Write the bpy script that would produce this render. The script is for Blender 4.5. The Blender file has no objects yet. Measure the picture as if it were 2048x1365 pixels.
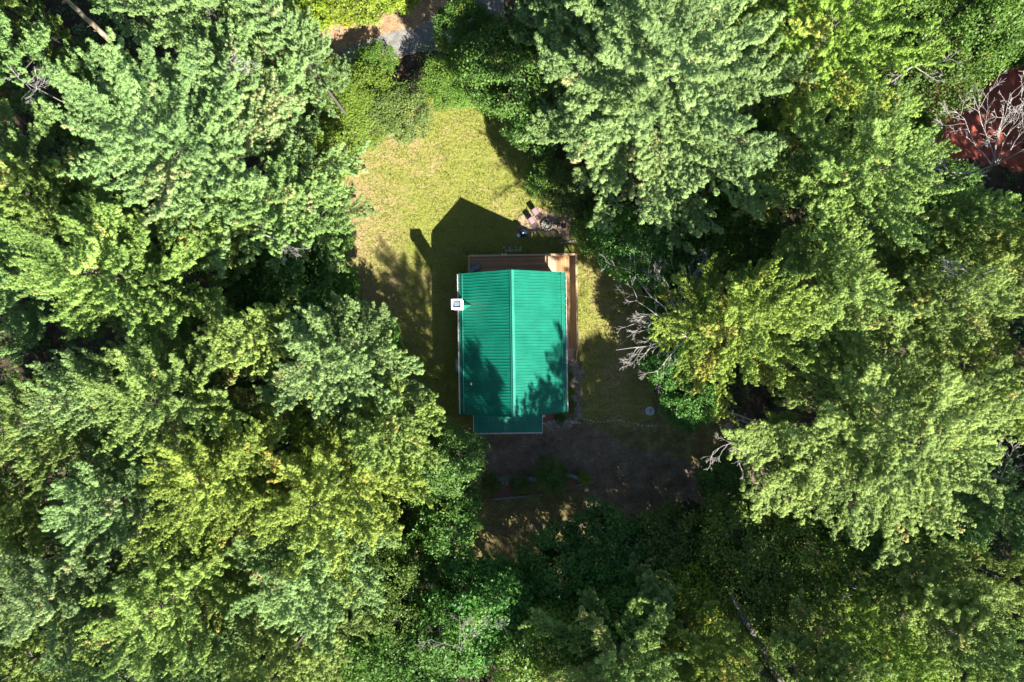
import bpy, bmesh, math, random
import numpy as np
from mathutils import Vector, Matrix

# ------------------------------------------------------------------ camera, light
SC = bpy.context.scene
COL = SC.collection
G = 56.2            # drone height above the lawn, metres
F = 1369.0          # focal length in pixels of the 2048 px wide photograph
cam_d = bpy.data.cameras.new('camera')
cam_d.sensor_width = 36.0
cam_d.lens = 36.0 * F / 2048.0
cam_d.clip_end = 2000
cam = bpy.data.objects.new('camera', cam_d)
cam.location = (0, 0, G)
COL.objects.link(cam)
SC.camera = cam

SUN_EL, SUN_AZ = math.radians(38.0), math.radians(147.5)
world = bpy.data.worlds.new("World")
SC.world = world
world.use_nodes = True
wn = world.node_tree
sky = wn.nodes.new('ShaderNodeTexSky')
sky.sky_type = 'NISHITA'
sky.sun_disc = False
sky.sun_elevation = SUN_EL
sky.sun_rotation = SUN_AZ
sky.altitude = 700
wn.links.new(sky.outputs[0], wn.nodes['Background'].inputs[0])
wn.nodes['Background'].inputs[1].default_value = 0.075
sun_d = bpy.data.lights.new('sun', 'SUN')
sun_d.energy = 5.0
sun_d.angle = math.radians(0.5)
sun_d.color = (1.0, 0.95, 0.84)
sun = bpy.data.objects.new('sun', sun_d)
COL.objects.link(sun)
sv = Vector((math.sin(SUN_AZ) * math.cos(SUN_EL), math.cos(SUN_AZ) * math.cos(SUN_EL), math.sin(SUN_EL)))
sun.rotation_euler = sv.to_track_quat('Z', 'Y').to_euler()
sun.location = sv * 120
SHX, SHY = -sv.x / sv.z, -sv.y / sv.z       # shadow shift per metre of height
SC.view_settings.view_transform = 'Standard'
SC.view_settings.look = 'None'
SC.view_settings.gamma = 1.0
SC.view_settings.exposure = 1.9

def W(px, py, z=0.0):
    k = (G - z) / F
    return ((px - 1024) * k, (682.5 - py) * k)

# ------------------------------------------------------------------ helpers
def tag(o, label=None, cat=None, group=None, kind=None):
    if label: o['label'] = label
    if cat: o['category'] = cat
    if group: o['group'] = group
    if kind: o['kind'] = kind
    return o

def empty(name, loc=(0, 0, 0), rz=0.0, label=None, cat=None, group=None):
    o = bpy.data.objects.new(name, None)
    o.empty_display_size = 0.3
    o.location = loc
    o.rotation_euler = (0, 0, rz)
    COL.objects.link(o)
    return tag(o, label, cat, group)

def mesh_obj(name, me, parent=None):
    o = bpy.data.objects.new(name, me)
    COL.objects.link(o)
    if parent: o.parent = parent
    return o

class MB:
    """collects boxes, bars, tubes and sheets and links them as ONE mesh"""
    def __init__(s): s.v = []; s.f = []; s.a = []
    def add(s, vs, fs, tint=0.5):
        n = len(s.v)
        s.v += [tuple(p) for p in vs]
        s.f += [tuple(i + n for i in q) for q in fs]
        s.a += [tint] * len(vs)
        return s
    def box(s, x0, x1, y0, y1, z0, z1, tint=0.5):
        vs = [(x, y, z) for z in (z0, z1) for y in (y0, y1) for x in (x0, x1)]
        return s.add(vs, [(0, 2, 3, 1), (4, 5, 7, 6), (0, 1, 5, 4), (2, 6, 7, 3), (0, 4, 6, 2), (1, 3, 7, 5)], tint)
    def bar(s, a, b, w, h, up=(0, 0, 1), tint=0.5):
        a = Vector(a); b = Vector(b); d = (b - a).normalized()
        u = Vector(up); r = d.cross(u)
        if r.length < 1e-4: r = d.cross(Vector((0, 1, 0)))
        r.normalize(); u = r.cross(d).normalized()
        vs = []
        for p in (a, b):
            for i, j in ((-1, -1), (1, -1), (1, 1), (-1, 1)):
                vs.append(p + r * (i * w / 2) + u * (j * h / 2))
        return s.add(vs, [(0, 1, 2, 3), (7, 6, 5, 4), (0, 4, 5, 1), (1, 5, 6, 2), (2, 6, 7, 3), (3, 7, 4, 0)], tint)
    def tube(s, pts, rad, n=8, tint=0.5, cap=True):
        pts = [Vector(p) for p in pts]
        if not hasattr(rad, '__len__'): rad = [rad] * len(pts)
        vs = []; up = None
        for i, p in enumerate(pts):
            d = (pts[min(i + 1, len(pts) - 1)] - pts[max(i - 1, 0)]).normalized()
            if up is None:
                up = d.orthogonal().normalized()
            else:
                up = (up - d * up.dot(d))
                up = up.normalized() if up.length > 1e-5 else d.orthogonal().normalized()
            r = d.cross(up)
            for k in range(n):
                a = 2 * math.pi * k / n
                vs.append(p + (up * math.cos(a) + r * math.sin(a)) * rad[i])
        fs = []
        for i in range(len(pts) - 1):
            for k in range(n):
                fs.append((i * n + k, i * n + (k + 1) % n, (i + 1) * n + (k + 1) % n, (i + 1) * n + k))
        if cap:
            fs.append(tuple(reversed(range(n))))
            fs.append(tuple((len(pts) - 1) * n + k for k in range(n)))
        return s.add(vs, fs, tint)
    def lathe(s, prof, c=(0, 0, 0), n=20, tint=0.5):
        vs = [(c[0] + r * math.cos(2 * math.pi * k / n), c[1] + r * math.sin(2 * math.pi * k / n), c[2] + z)
              for r, z in prof for k in range(n)]
        fs = [(i * n + k, i * n + (k + 1) % n, (i + 1) * n + (k + 1) % n, (i + 1) * n + k)
              for i in range(len(prof) - 1) for k in range(n)]
        fs.append(tuple(reversed(range(n)))); fs.append(tuple((len(prof) - 1) * n + k for k in range(n)))
        return s.add(vs, fs, tint)
    def rock(s, c, r, rng, flat=0.6, tint=0.5):
        vs = []; n = 8; m = 5
        ph = [rng.uniform(0.75, 1.2) for _ in range(n)]
        for j in range(m):
            t = math.pi * (j + 0.5) / m
            for k in range(n):
                a = 2 * math.pi * k / n
                q = r * ph[k] * rng.uniform(0.9, 1.08)
                vs.append((c[0] + q * math.sin(t) * math.cos(a), c[1] + q * math.sin(t) * math.sin(a), c[2] - r * flat * math.cos(t)))
        fs = [(i * n + k, i * n + (k + 1) % n, (i + 1) * n + (k + 1) % n, (i + 1) * n + k) for i in range(m - 1) for k in range(n)]
        fs.append(tuple(reversed(range(n)))); fs.append(tuple((m - 1) * n + k for k in range(n)))
        return s.add(vs, fs, tint)
    def build(s, name, mat, parent=None, smooth=False, bevel=0):
        me = bpy.data.meshes.new(name)
        me.from_pydata(s.v, [], s.f)
        at = me.attributes.new('tint', 'FLOAT', 'POINT')
        at.data.foreach_set('value', np.array(s.a, dtype=np.float32))
        me.materials.append(mat)
        if smooth:
            me.polygons.foreach_set('use_smooth', [True] * len(me.polygons))
        me.update()
        o = mesh_obj(name, me, parent)
        if bevel:
            b = o.modifiers.new('bevel', 'BEVEL'); b.width = bevel; b.segments = 2; b.limit_method = 'ANGLE'
        return o

# ------------------------------------------------------------------ materials
def newmat(name):
    m = bpy.data.materials.new(name); m.use_nodes = True
    return m, m.node_tree.nodes, m.node_tree.links, m.node_tree.nodes['Principled BSDF']

def noise(N, L, scale, detail=4, rough=0.6, coord='Object', dist=0.0, vec=None):
    n = N.new('ShaderNodeTexNoise'); n.inputs['Scale'].default_value = scale
    n.inputs['Detail'].default_value = detail; n.inputs['Roughness'].default_value = rough
    n.inputs['Distortion'].default_value = dist
    if vec is None:
        tc = N.new('ShaderNodeTexCoord'); L.new(tc.outputs[coord], n.inputs['Vector'])
    else:
        L.new(vec, n.inputs['Vector'])
    return n

def ramp(N, L, src, stops):
    r = N.new('ShaderNodeValToRGB'); e = r.color_ramp.elements
    while len(e) < len(stops): e.new(0.5)
    for i, (p, c) in enumerate(stops):
        e[i].position = p; e[i].color = (*c, 1)
    L.new(src, r.inputs[0]); return r

def mixc(N, L, fac, a, b, mode='MIX'):
    m = N.new('ShaderNodeMix'); m.data_type = 'RGBA'; m.blend_type = mode
    if isinstance(fac, (int, float)): m.inputs[0].default_value = fac
    else: L.new(fac, m.inputs[0])
    for k, x in ((6, a), (7, b)):
        if isinstance(x, tuple): m.inputs[k].default_value = (*x, 1)
        else: L.new(x, m.inputs[k])
    return m.outputs[2]

def bump(N, L, h, bs, strength=0.5, dist=0.02):
    b = N.new('ShaderNodeBump'); b.inputs['Strength'].default_value = strength; b.inputs['Distance'].default_value = dist
    L.new(h, b.inputs['Height']); L.new(b.outputs[0], bs.inputs['Normal']); return b

def simple(name, a, b, scale=6, rough=0.7, bmp=0.2, dist=0.01, tint=False, metal=0.0, spec=0.5, detail=5):
    m, N, L, P = newmat(name)
    n = noise(N, L, scale, detail)
    r = ramp(N, L, n.outputs[0], [(0.3, a), (0.7, b)])
    c = r.outputs[0]
    if tint:
        at = N.new('ShaderNodeAttribute'); at.attribute_name = 'tint'
        mr = N.new('ShaderNodeMapRange'); mr.inputs[3].default_value = 0.6; mr.inputs[4].default_value = 1.4
        L.new(at.outputs['Fac'], mr.inputs[0])
        cb = N.new('ShaderNodeCombineColor')
        for i in range(3): L.new(mr.outputs[0], cb.inputs[i])
        c = mixc(N, L, 1.0, c, cb.outputs[0], 'MULTIPLY')
    L.new(c, P.inputs['Base Color'])
    P.inputs['Roughness'].default_value = rough
    P.inputs['Metallic'].default_value = metal
    P.inputs['Specular IOR Level'].default_value = spec
    if bmp: bump(N, L, n.outputs[0], P, bmp, dist)
    return m

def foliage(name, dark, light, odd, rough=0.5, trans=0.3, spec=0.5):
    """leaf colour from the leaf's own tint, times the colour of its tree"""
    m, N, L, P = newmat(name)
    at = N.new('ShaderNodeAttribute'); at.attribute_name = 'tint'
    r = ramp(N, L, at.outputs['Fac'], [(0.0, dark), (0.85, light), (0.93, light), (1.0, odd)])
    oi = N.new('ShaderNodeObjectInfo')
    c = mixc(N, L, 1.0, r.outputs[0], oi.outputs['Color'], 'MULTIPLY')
    n = noise(N, L, 0.35, 2)
    mr = N.new('ShaderNodeMapRange'); mr.inputs[3].default_value = 0.75; mr.inputs[4].default_value = 1.25
    L.new(n.outputs[0], mr.inputs[0])
    hs = N.new('ShaderNodeHueSaturation'); L.new(c, hs.inputs['Color']); L.new(mr.outputs[0], hs.inputs['Value'])
    L.new(hs.outputs[0], P.inputs['Base Color'])
    P.inputs['Roughness'].default_value = rough
    P.inputs['Specular IOR Level'].default_value = spec
    t = N.new('ShaderNodeBsdfTranslucent'); L.new(hs.outputs[0], t.inputs['Color'])
    mx = N.new('ShaderNodeMixShader'); mx.inputs[0].default_value = trans
    L.new(P.outputs[0], mx.inputs[1]); L.new(t.outputs[0], mx.inputs[2])
    L.new(mx.outputs[0], N['Material Output'].inputs['Surface'])
    return m

M = {}
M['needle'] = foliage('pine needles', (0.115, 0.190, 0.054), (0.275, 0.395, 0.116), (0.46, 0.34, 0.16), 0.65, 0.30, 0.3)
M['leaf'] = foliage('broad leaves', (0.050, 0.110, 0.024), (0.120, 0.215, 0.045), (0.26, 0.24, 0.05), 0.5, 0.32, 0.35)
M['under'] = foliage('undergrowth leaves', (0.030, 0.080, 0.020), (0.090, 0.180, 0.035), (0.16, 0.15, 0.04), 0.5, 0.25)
M['grassblade'] = foliage('grass blades', (0.085, 0.125, 0.020), (0.165, 0.20, 0.036), (0.30, 0.23, 0.09), 0.6, 0.3)
M['litter'] = foliage('fallen leaves', (0.10, 0.055, 0.025), (0.36, 0.24, 0.13), (0.50, 0.42, 0.28), 0.8, 0.1, 0.2)
M['bark'] = simple('bark', (0.045, 0.040, 0.034), (0.11, 0.098, 0.085), 9, 0.9, 0.6, 0.03)
M['deadwood'] = simple('dead wood', (0.20, 0.18, 0.165), (0.38, 0.35, 0.32), 8, 0.85, 0.4, 0.01)
M['bark2'] = simple('grey twig bark', (0.11, 0.105, 0.095), (0.22, 0.205, 0.185), 9, 0.9, 0.4, 0.01)
M['log'] = simple('fallen log wood', (0.30, 0.23, 0.15), (0.52, 0.43, 0.30), 5, 0.85, 0.4, 0.02)
M['forest'] = simple('forest floor', (0.020, 0.015, 0.010), (0.075, 0.048, 0.030), 1.4, 0.95, 0.6, 0.08)
M['red'] = simple('red clay', (0.19, 0.038, 0.026), (0.40, 0.095, 0.060), 1.1, 0.9, 0.6, 0.06)
M['wall'] = simple('siding', (0.42, 0.36, 0.27), (0.50, 0.43, 0.33), 3, 0.7, 0.1)
M['found'] = simple('foundation', (0.22, 0.21, 0.20), (0.32, 0.31, 0.29), 6, 0.9, 0.3)
M['white'] = simple('white paint', (0.70, 0.70, 0.68), (0.82, 0.82, 0.80), 14, 0.45, 0.05)
M['gutter'] = simple('weathered white gutter', (0.36, 0.36, 0.34), (0.80, 0.80, 0.77), 7, 0.4, 0.1)
M['flue'] = simple('grey metal chase cover', (0.16, 0.20, 0.24), (0.24, 0.28, 0.33), 9, 0.45, 0.1, metal=0.3)
M['glass'] = simple('window glass', (0.02, 0.025, 0.03), (0.04, 0.05, 0.06), 2, 0.08, 0)
M['black'] = simple('dark metal', (0.012, 0.013, 0.015), (0.03, 0.03, 0.033), 10, 0.45, 0.1)
M['mauve'] = simple('mauve sling fabric', (0.12, 0.075, 0.088), (0.175, 0.112, 0.13), 30, 0.75, 0.2, 0.004)
M['frame'] = simple('brown chair frame', (0.10, 0.07, 0.07), (0.16, 0.12, 0.12), 12, 0.5, 0.1)
M['bluesling'] = simple('blue grey sling fabric', (0.13, 0.21, 0.28), (0.19, 0.28, 0.35), 30, 0.7, 0.2, 0.004)
M['grill'] = simple('dark blue enamel', (0.008, 0.022, 0.05), (0.015, 0.035, 0.07), 6, 0.35, 0.05)
M['steel'] = simple('steel', (0.45, 0.46, 0.47), (0.6, 0.6, 0.6), 10, 0.35, 0.05, metal=0.7)
M['stone'] = simple('field stone', (0.20, 0.19, 0.17), (0.42, 0.40, 0.36), 5, 0.9, 0.5, 0.02, tint=True)
M['ash'] = simple('ash', (0.06, 0.06, 0.06), (0.22, 0.21, 0.19), 12, 0.95, 0.6, 0.02)
M['concrete'] = simple('pale concrete', (0.30, 0.34, 0.34), (0.45, 0.48, 0.47), 5, 0.85, 0.3, 0.01)
M['timber'] = simple('landscape timber', (0.12, 0.13, 0.13), (0.26, 0.27, 0.27), 6, 0.9, 0.4, 0.02)
M['terra'] = simple('clay pot', (0.30, 0.13, 0.07), (0.42, 0.20, 0.11), 9, 0.8, 0.2)
M['mulch'] = simple('red mulch', (0.13, 0.055, 0.035), (0.30, 0.16, 0.11), 9, 0.95, 0.7, 0.04)
M['acgrey'] = simple('air conditioner casing', (0.36, 0.38, 0.40), (0.48, 0.50, 0.52), 9, 0.5, 0.05)

def mat_roof(name='green roof metal', base=(0.0005, 0.150, 0.098)):
    m, N, L, P = newmat(name)
    n = noise(N, L, 0.8, 3)
    r = ramp(N, L, n.outputs[0], [(0.35, tuple(x * 0.88 for x in base)), (0.65, tuple(x * 1.08 + 0.002 for x in base))])
    n2 = noise(N, L, 22, 3)
    tc_ = N.new('ShaderNodeTexCoord'); mp_ = N.new('ShaderNodeMapping'); mp_.inputs['Scale'].default_value = (0.5, 5, 0.5)
    L.new(tc_.outputs['Object'], mp_.inputs[0]); n3 = noise(N, L, 1.3, 6, 0.7, vec=mp_.outputs[0])
    ad = N.new('ShaderNodeMath'); ad.operation = 'MULTIPLY_ADD'; ad.inputs[1].default_value = 0.35; L.new(n2.outputs[0], ad.inputs[0]); L.new(n3.outputs[0], ad.inputs[2])
    r2 = ramp(N, L, ad.outputs[0], [(0.45, (0.80, 0.82, 0.82)), (0.75, (1, 1, 1))])
    L.new(mixc(N, L, 1.0, r.outputs[0], r2.outputs[0], 'MULTIPLY'), P.inputs['Base Color'])
    rr = N.new('ShaderNodeMapRange'); rr.inputs[3].default_value = 0.42; rr.inputs[4].default_value = 0.52
    L.new(n.outputs[0], rr.inputs[0]); L.new(rr.outputs[0], P.inputs['Roughness'])
    P.inputs['IOR'].default_value = 1.45
    P.inputs['Coat Weight'].default_value = 0.15
    P.inputs['Coat Roughness'].default_value = 0.12
    bump(N, L, n.outputs[0], P, 0.15, 0.01)
    return m
M['roof'] = mat_roof()
M['ridge'] = mat_roof('glossy green ridge metal with painted glint', (0.010, 0.26, 0.185))  # base lightened to carry the sky glint on ridge cap and snow rails
_p = M['ridge'].node_tree.nodes['Principled BSDF']; _p.inputs['IOR'].default_value = 2.2; _p.inputs['Coat Weight'].default_value = 1.0
M['porchroof'] = mat_roof('weathered teal porch roof metal', (0.001, 0.145, 0.098))

_q = M['porchroof'].node_tree.nodes['Principled BSDF']; _q.inputs['IOR'].default_value = 1.35; _q.inputs['Coat Weight'].default_value = 0.0

def mat_wood(name, a, b, axis):
    m, N, L, P = newmat(name)
    tc = N.new('ShaderNodeTexCoord'); mp = N.new('ShaderNodeMapping')
    mp.inputs['Scale'].default_value = (1, 14, 1) if axis == 'x' else (14, 1, 1)
    L.new(tc.outputs['Object'], mp.inputs[0])
    n = noise(N, L, 1.6, 6, vec=mp.outputs[0])
    r = ramp(N, L, n.outputs[0], [(0.25, a), (0.75, b)])
    at = N.new('ShaderNodeAttribute'); at.attribute_name = 'tint'
    mr = N.new('ShaderNodeMapRange'); mr.inputs[3].default_value = 0.62; mr.inputs[4].default_value = 1.38
    L.new(at.outputs['Fac'], mr.inputs[0])
    cb = N.new('ShaderNodeCombineColor')
    for i in range(3): L.new(mr.outputs[0], cb.inputs[i])
    L.new(mixc(N, L, 1.0, r.outputs[0], cb.outputs[0], 'MULTIPLY'), P.inputs['Base Color'])
    P.inputs['Roughness'].default_value = 0.7
    bump(N, L, n.outputs[0], P, 0.3, 0.01)
    return m
M['deckx'] = mat_wood('deck boards across', (0.32, 0.165, 0.085), (0.48, 0.275, 0.155), 'x')
M['decky'] = mat_wood('deck boards along', (0.31, 0.155, 0.068), (0.46, 0.26, 0.125), 'y')
M['rail'] = mat_wood('railing wood', (0.32, 0.200, 0.115), (0.48, 0.32, 0.20), 'x')
M['newwood'] = mat_wood('paler stair wood', (0.34, 0.22, 0.16), (0.44, 0.30, 0.22), 'x')

def mat_lawn():
    m, N, L, P = newmat('lawn grass')
    tc = N.new('ShaderNodeTexCoord')
    big = noise(N, L, 0.16, 3)                                   # large dry and lush areas
    med = noise(N, L, 0.9, 5, 0.65, dist=0.6)
    mp = N.new('ShaderNodeMapping'); mp.inputs['Rotation'].default_value = (0, 0, math.radians(-25)); mp.inputs['Scale'].default_value = (0.35, 1.6, 1)
    L.new(tc.outputs['Object'], mp.inputs[0])
    streak = noise(N, L, 1.6, 5, 0.7, vec=mp.outputs[0])          # mowing and thatch streaks
    fine = noise(N, L, 9, 6, 0.75)
    g = ramp(N, L, fine.outputs[0], [(0.28, (0.072, 0.098, 0.016)), (0.5, (0.185, 0.198, 0.038)), (0.75, (0.310, 0.290, 0.085))])
    t = ramp(N, L, fine.outputs[0], [(0.28, (0.14, 0.11, 0.045)), (0.55, (0.31, 0.24, 0.110)), (0.8, (0.46, 0.37, 0.21))])
    add = N.new('ShaderNodeMath'); add.operation = 'ADD'
    L.new(streak.outputs[0], add.inputs[0]); L.new(med.outputs[0], add.inputs[1])
    add2 = N.new('ShaderNodeMath'); add2.operation = 'ADD'
    L.new(add.outputs[0], add2.inputs[0]); L.new(big.outputs[0], add2.inputs[1])
    # drier towards the western and northern fringe of the real lawn
    sx = N.new('ShaderNodeSeparateXYZ'); L.new(tc.outputs['Object'], sx.inputs[0])
    dr = N.new('ShaderNodeMapRange'); dr.inputs[1].default_value = -7.0; dr.inputs[2].default_value = -13.5
    dr.inputs[3].default_value = -0.05; dr.inputs[4].default_value = 0.34
    L.new(sx.outputs[0], dr.inputs[0])
    add3 = N.new('ShaderNodeMath'); add3.operation = 'ADD'
    L.new(add2.outputs[0], add3.inputs[0]); L.new(dr.outputs[0], add3.inputs[1])
    mr = N.new('ShaderNodeMapRange'); mr.inputs[1].default_value = 1.44; mr.inputs[2].default_value = 1.86
    de = N.new('ShaderNodeMapRange'); de.inputs[1].default_value = 5.0; de.inputs[2].default_value = 9.0; de.inputs[3].default_value = 0.0; de.inputs[4].default_value = 0.16
    L.new(sx.outputs[0], de.inputs[0]); add4 = N.new('ShaderNodeMath'); add4.operation = 'ADD'
    L.new(add3.outputs[0], add4.inputs[0]); L.new(de.outputs[0], add4.inputs[1]); L.new(add4.outputs[0], mr.inputs[0])
    L.new(mixc(N, L, mr.outputs[0], g.outputs[0], t.outputs[0]), P.inputs['Base Color'])
    P.inputs['Roughness'].default_value = 0.9
    P.inputs['Specular IOR Level'].default_value = 0.2
    h = N.new('ShaderNodeMath'); h.operation = 'MULTIPLY_ADD'; h.inputs[1].default_value = 0.35
    cl = noise(N, L, 3.2, 4, 0.6)
    L.new(fine.outputs[0], h.inputs[0]); L.new(cl.outputs[0], h.inputs[2])
    bump(N, L, h.outputs[0], P, 0.9, 0.16)
    return m
M['lawn'] = mat_lawn()

def mat_soil(name, stops, leafcol, leafamt, scale=1.2):
    m, N, L, P = newmat(name)
    a0 = noise(N, L, scale, 8, 0.75); a1 = noise(N, L, 7.0, 8, 0.85)
    am = N.new('ShaderNodeMath'); am.operation = 'ADD'; L.new(a0.outputs[0], am.inputs[0]); L.new(a1.outputs[0], am.inputs[1])
    a = N.new('ShaderNodeMapRange'); a.inputs[1].default_value = 0.72; a.inputs[2].default_value = 1.28; L.new(am.outputs[0], a.inputs[0])
    r = ramp(N, L, a.outputs[0], stops)
    v = N.new('ShaderNodeTexVoronoi'); v.inputs['Scale'].default_value = 9
    tc = N.new('ShaderNodeTexCoord'); L.new(tc.outputs['Object'], v.inputs['Vector'])
    w = N.new('ShaderNodeSeparateColor'); L.new(v.outputs['Color'], w.inputs[0])
    cp = N.new('ShaderNodeMath'); cp.operation = 'LESS_THAN'; cp.inputs[1].default_value = leafamt
    L.new(w.outputs[0], cp.inputs[0])
    ds = N.new('ShaderNodeMath'); ds.operation = 'LESS_THAN'; ds.inputs[1].default_value = 0.35
    L.new(v.outputs['Distance'], ds.inputs[0])
    mu = N.new('ShaderNodeMath'); mu.operation = 'MULTIPLY'; L.new(cp.outputs[0], mu.inputs[0]); L.new(ds.outputs[0], mu.inputs[1])
    L.new(mixc(N, L, mu.outputs[0], r.outputs[0], leafcol), P.inputs['Base Color'])
    P.inputs['Roughness'].default_value = 0.95
    fi = noise(N, L, 14, 6, 0.8)
    bump(N, L, fi.outputs[0], P, 0.7, 0.05)
    return m
M['yard'] = mat_soil('thin grass and soil', [(0.30, (0.10, 0.068, 0.034)), (0.48, (0.155, 0.120, 0.045)), (0.6, (0.150, 0.150, 0.042)), (0.75, (0.28, 0.22, 0.10))], (0.24, 0.16, 0.08), 0.10)
M['drive'] = mat_soil('dark gravel and leaf litter', [(0.30, (0.085, 0.055, 0.033)), (0.45, (0.160, 0.112, 0.072)), (0.6, (0.130, 0.112, 0.092)), (0.75, (0.30, 0.20, 0.115))], (0.26, 0.18, 0.11), 0.08, 0.9)
M['gravel'] = mat_soil('grey gravel', [(0.30, (0.11, 0.085, 0.06)), (0.5, (0.20, 0.17, 0.14)), (0.7, (0.30, 0.26, 0.21))], (0.4, 0.36, 0.31), 0.15, 1.5)
M['road'] = mat_soil('pale gravel road', [(0.30, (0.12, 0.115, 0.11)), (0.5, (0.17, 0.165, 0.16)), (0.7, (0.24, 0.22, 0.20))], (0.28, 0.25, 0.21), 0.05, 1.5)
M['verge'] = mat_soil('tan road verge', [(0.30, (0.19, 0.11, 0.055)), (0.5, (0.30, 0.19, 0.11)), (0.7, (0.38, 0.26, 0.16))], (0.16, 0.18, 0.05), 0.12, 1.5)
M['patio'] = mat_soil('bare tan soil', [(0.30, (0.19, 0.13, 0.07)), (0.5, (0.34, 0.245, 0.150)), (0.7, (0.45, 0.33, 0.21))], (0.16, 0.17, 0.05), 0.14, 1.8)

# ------------------------------------------------------------------ ground sheets
def fractal_edge(pts, rng, depth=5, k=0.16):
    for _ in range(depth):
        out = []
        for i, p in enumerate(pts):
            q = pts[(i + 1) % len(pts)]
            dx, dy = q[0] - p[0], q[1] - p[1]
            L_ = math.hypot(dx, dy)
            out.append(p)
            if L_ > 0.22:
                o = rng.uniform(-k, k)
                out.append(((p[0] + q[0]) / 2 - dy * o, (p[1] + q[1]) / 2 + dx * o))
        pts = out
    return pts

def sheet(name, pxs, z, mat, seed=1, k=0.16, depth=5):
    pts = [W(*p) for p in pxs]
    pts = fractal_edge(pts, random.Random(seed), depth, k)
    bm = bmesh.new()
    vs = [bm.verts.new((x, y, z)) for x, y in pts]
    es = [bm.edges.new((vs[i], vs[(i + 1) % len(vs)])) for i in range(len(vs))]
    bmesh.ops.triangle_fill(bm, edges=es, use_beauty=True, normal=(0, 0, 1))
    bmesh.ops.recalc_face_normals(bm, faces=bm.faces)
    if sum(f.normal.z for f in bm.faces) < 0: bmesh.ops.reverse_faces(bm, faces=bm.faces)
    me = bpy.data.meshes.new(name); bm.to_mesh(me); bm.free()
    me.materials.append(mat)
    return tag(mesh_obj(name, me), kind='structure')

me = bpy.data.meshes.new('ground')
me.from_pydata([(-500, -500, -0.02), (500, -500, -0.02), (500, 500, -0.02), (-500, 500, -0.02)], [], [(0, 1, 2, 3)])
me.materials.append(M['forest'])
tag(mesh_obj('ground', me), kind='structure')

LAWN = [(905, 190), (965, 188), (1035, 205), (1060, 300), (1085, 380), (1150, 425), (1215, 490), (1260, 560), (1300, 640), (1320, 740),
        (1310, 835), (1230, 850), (1172, 842), (1150, 850), (1100, 846), (940, 850), (905, 870), (850, 800), (790, 720), (730, 640), (690, 520), (680, 430),
        (680, 350), (740, 290), (810, 240), (860, 205)]
YARD = [(860, 780), (940, 830), (1100, 820), (1180, 800), (1290, 790), (1400, 800), (1500, 860), (1500, 960), (1330, 1010), (1250, 1050), (1150, 1090), (1130, 1150),
        (1040, 1200), (900, 1180), (830, 1120), (840, 1010), (900, 900)]
DRIVE = [(925, 866), (1090, 862), (1160, 835), (1215, 868), (1300, 905), (1450, 890), (1560, 930), (1480, 990), (1340, 1000), (1270, 1035), (1220, 1060), (1160, 1010), (1180, 968),
         (1120, 956), (1000, 955), (935, 950)]
DRIVE2 = [(820, 1130), (900, 1080), (980, 1060), (1040, 1060), (1090, 1050), (1150, 1040), (1230, 1020), (1260, 1060), (1160, 1110), (1080, 1160), (980, 1200), (880, 1220)]
sheet('yard', YARD, -0.008, M['yard'], 2, 0.18)
sheet('lawn', LAWN, -0.002, M['lawn'], 3)
sheet('driveway', DRIVE, 0.004, M['drive'], 4, 0.22)
sheet('lower_track', DRIVE2, 0.004, M['drive'], 5, 0.22)
sheet('gravel_path', [(1132, 716), (1156, 718), (1164, 760), (1162, 800), (1170, 832), (1150, 850), (1100, 862), (1086, 846), (1118, 836), (1142, 832), (1146, 800), (1138, 760)], 0.008, M['gravel'], 6, 0.24)
sheet('bare_patch', [(1032, 452), (1034, 436), (1050, 424), (1078, 414), (1110, 420), (1150, 436), (1156, 470), (1140, 486), (1110, 474), (1060, 474), (1040, 462)], 0.004, M['patio'], 7, 0.2)
sheet('verge', [(590, 110), (640, 62), (700, 40), (780, 20), (850, -10), (880, -30), (980, -30), (900, 60), (840, 100), (740, 130), (660, 150), (610, 150)], 0.0, M['verge'], 8, 0.2)
sheet('road', [(560, 190), (640, 130), (700, 92), (760, 70), (830, 58), (880, 20), (930, -20), (1010, -40), (1010, 30), (940, 60), (880, 100), (820, 110), (760, 120), (700, 140), (660, 170), (600, 230)], 0.004, M['road'], 9, 0.05)
sheet('clay_clearing', [(1690, 200), (1800, 170), (1850, 190), (1900, 150), (2060, 130), (2120, 130), (2120, 330), (2000, 330), (1880, 330), (1800, 290), (1700, 260)], 0.0, M['red'], 10, 0.2)
sheet('mulch_bed', [(1083, 826), (1112, 826), (1116, 838), (1100, 846), (1084, 847)], 0.012, M['mulch'], 11, 0.15, 4)

def in_poly(x, y, poly):
    c = False; n = len(poly); j = n - 1
    for i in range(n):
        xi, yi = poly[i]; xj, yj = poly[j]
        if (yi > y) != (yj > y) and x < (xj - xi) * (y - yi) / (yj - yi) + xi: c = not c
        j = i
    return c
CLEAR = [[W(*p) for p in q] for q in (LAWN, YARD, DRIVE, DRIVE2)]
ROADS = [[W(*p) for p in q] for q in (
    [(640, 150), (600, 120), (680, 50), (850, 0), (880, -30), (1010, -40), (1010, 30), (900, 90), (760, 120), (680, 150)],
    [(1700, 210), (1860, 180), (1900, 150), (2120, 130), (2120, 330), (1900, 330), (1720, 270)])]
def clear_at(x, y): return any(in_poly(x, y, q) for q in CLEAR) or any(in_poly(x, y, q) for q in ROADS)

# ------------------------------------------------------------------ cabin
HX, HY, HR = 0.05, -0.17, math.radians(0.85)
EAVE, RIDGE = 3.55, 6.05
HW = 4.08            # half width of roof (plan)
YN, YS = 5.37, -5.37
cabin = empty('cabin', (HX, HY, 0), HR, 'small cabin with green ribbed metal gable roof and white chimney in the clearing', 'cabin')
WX, WN, WS = 3.66, 4.95, -4.95
slope = (RIDGE - EAVE) / HW

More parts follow.
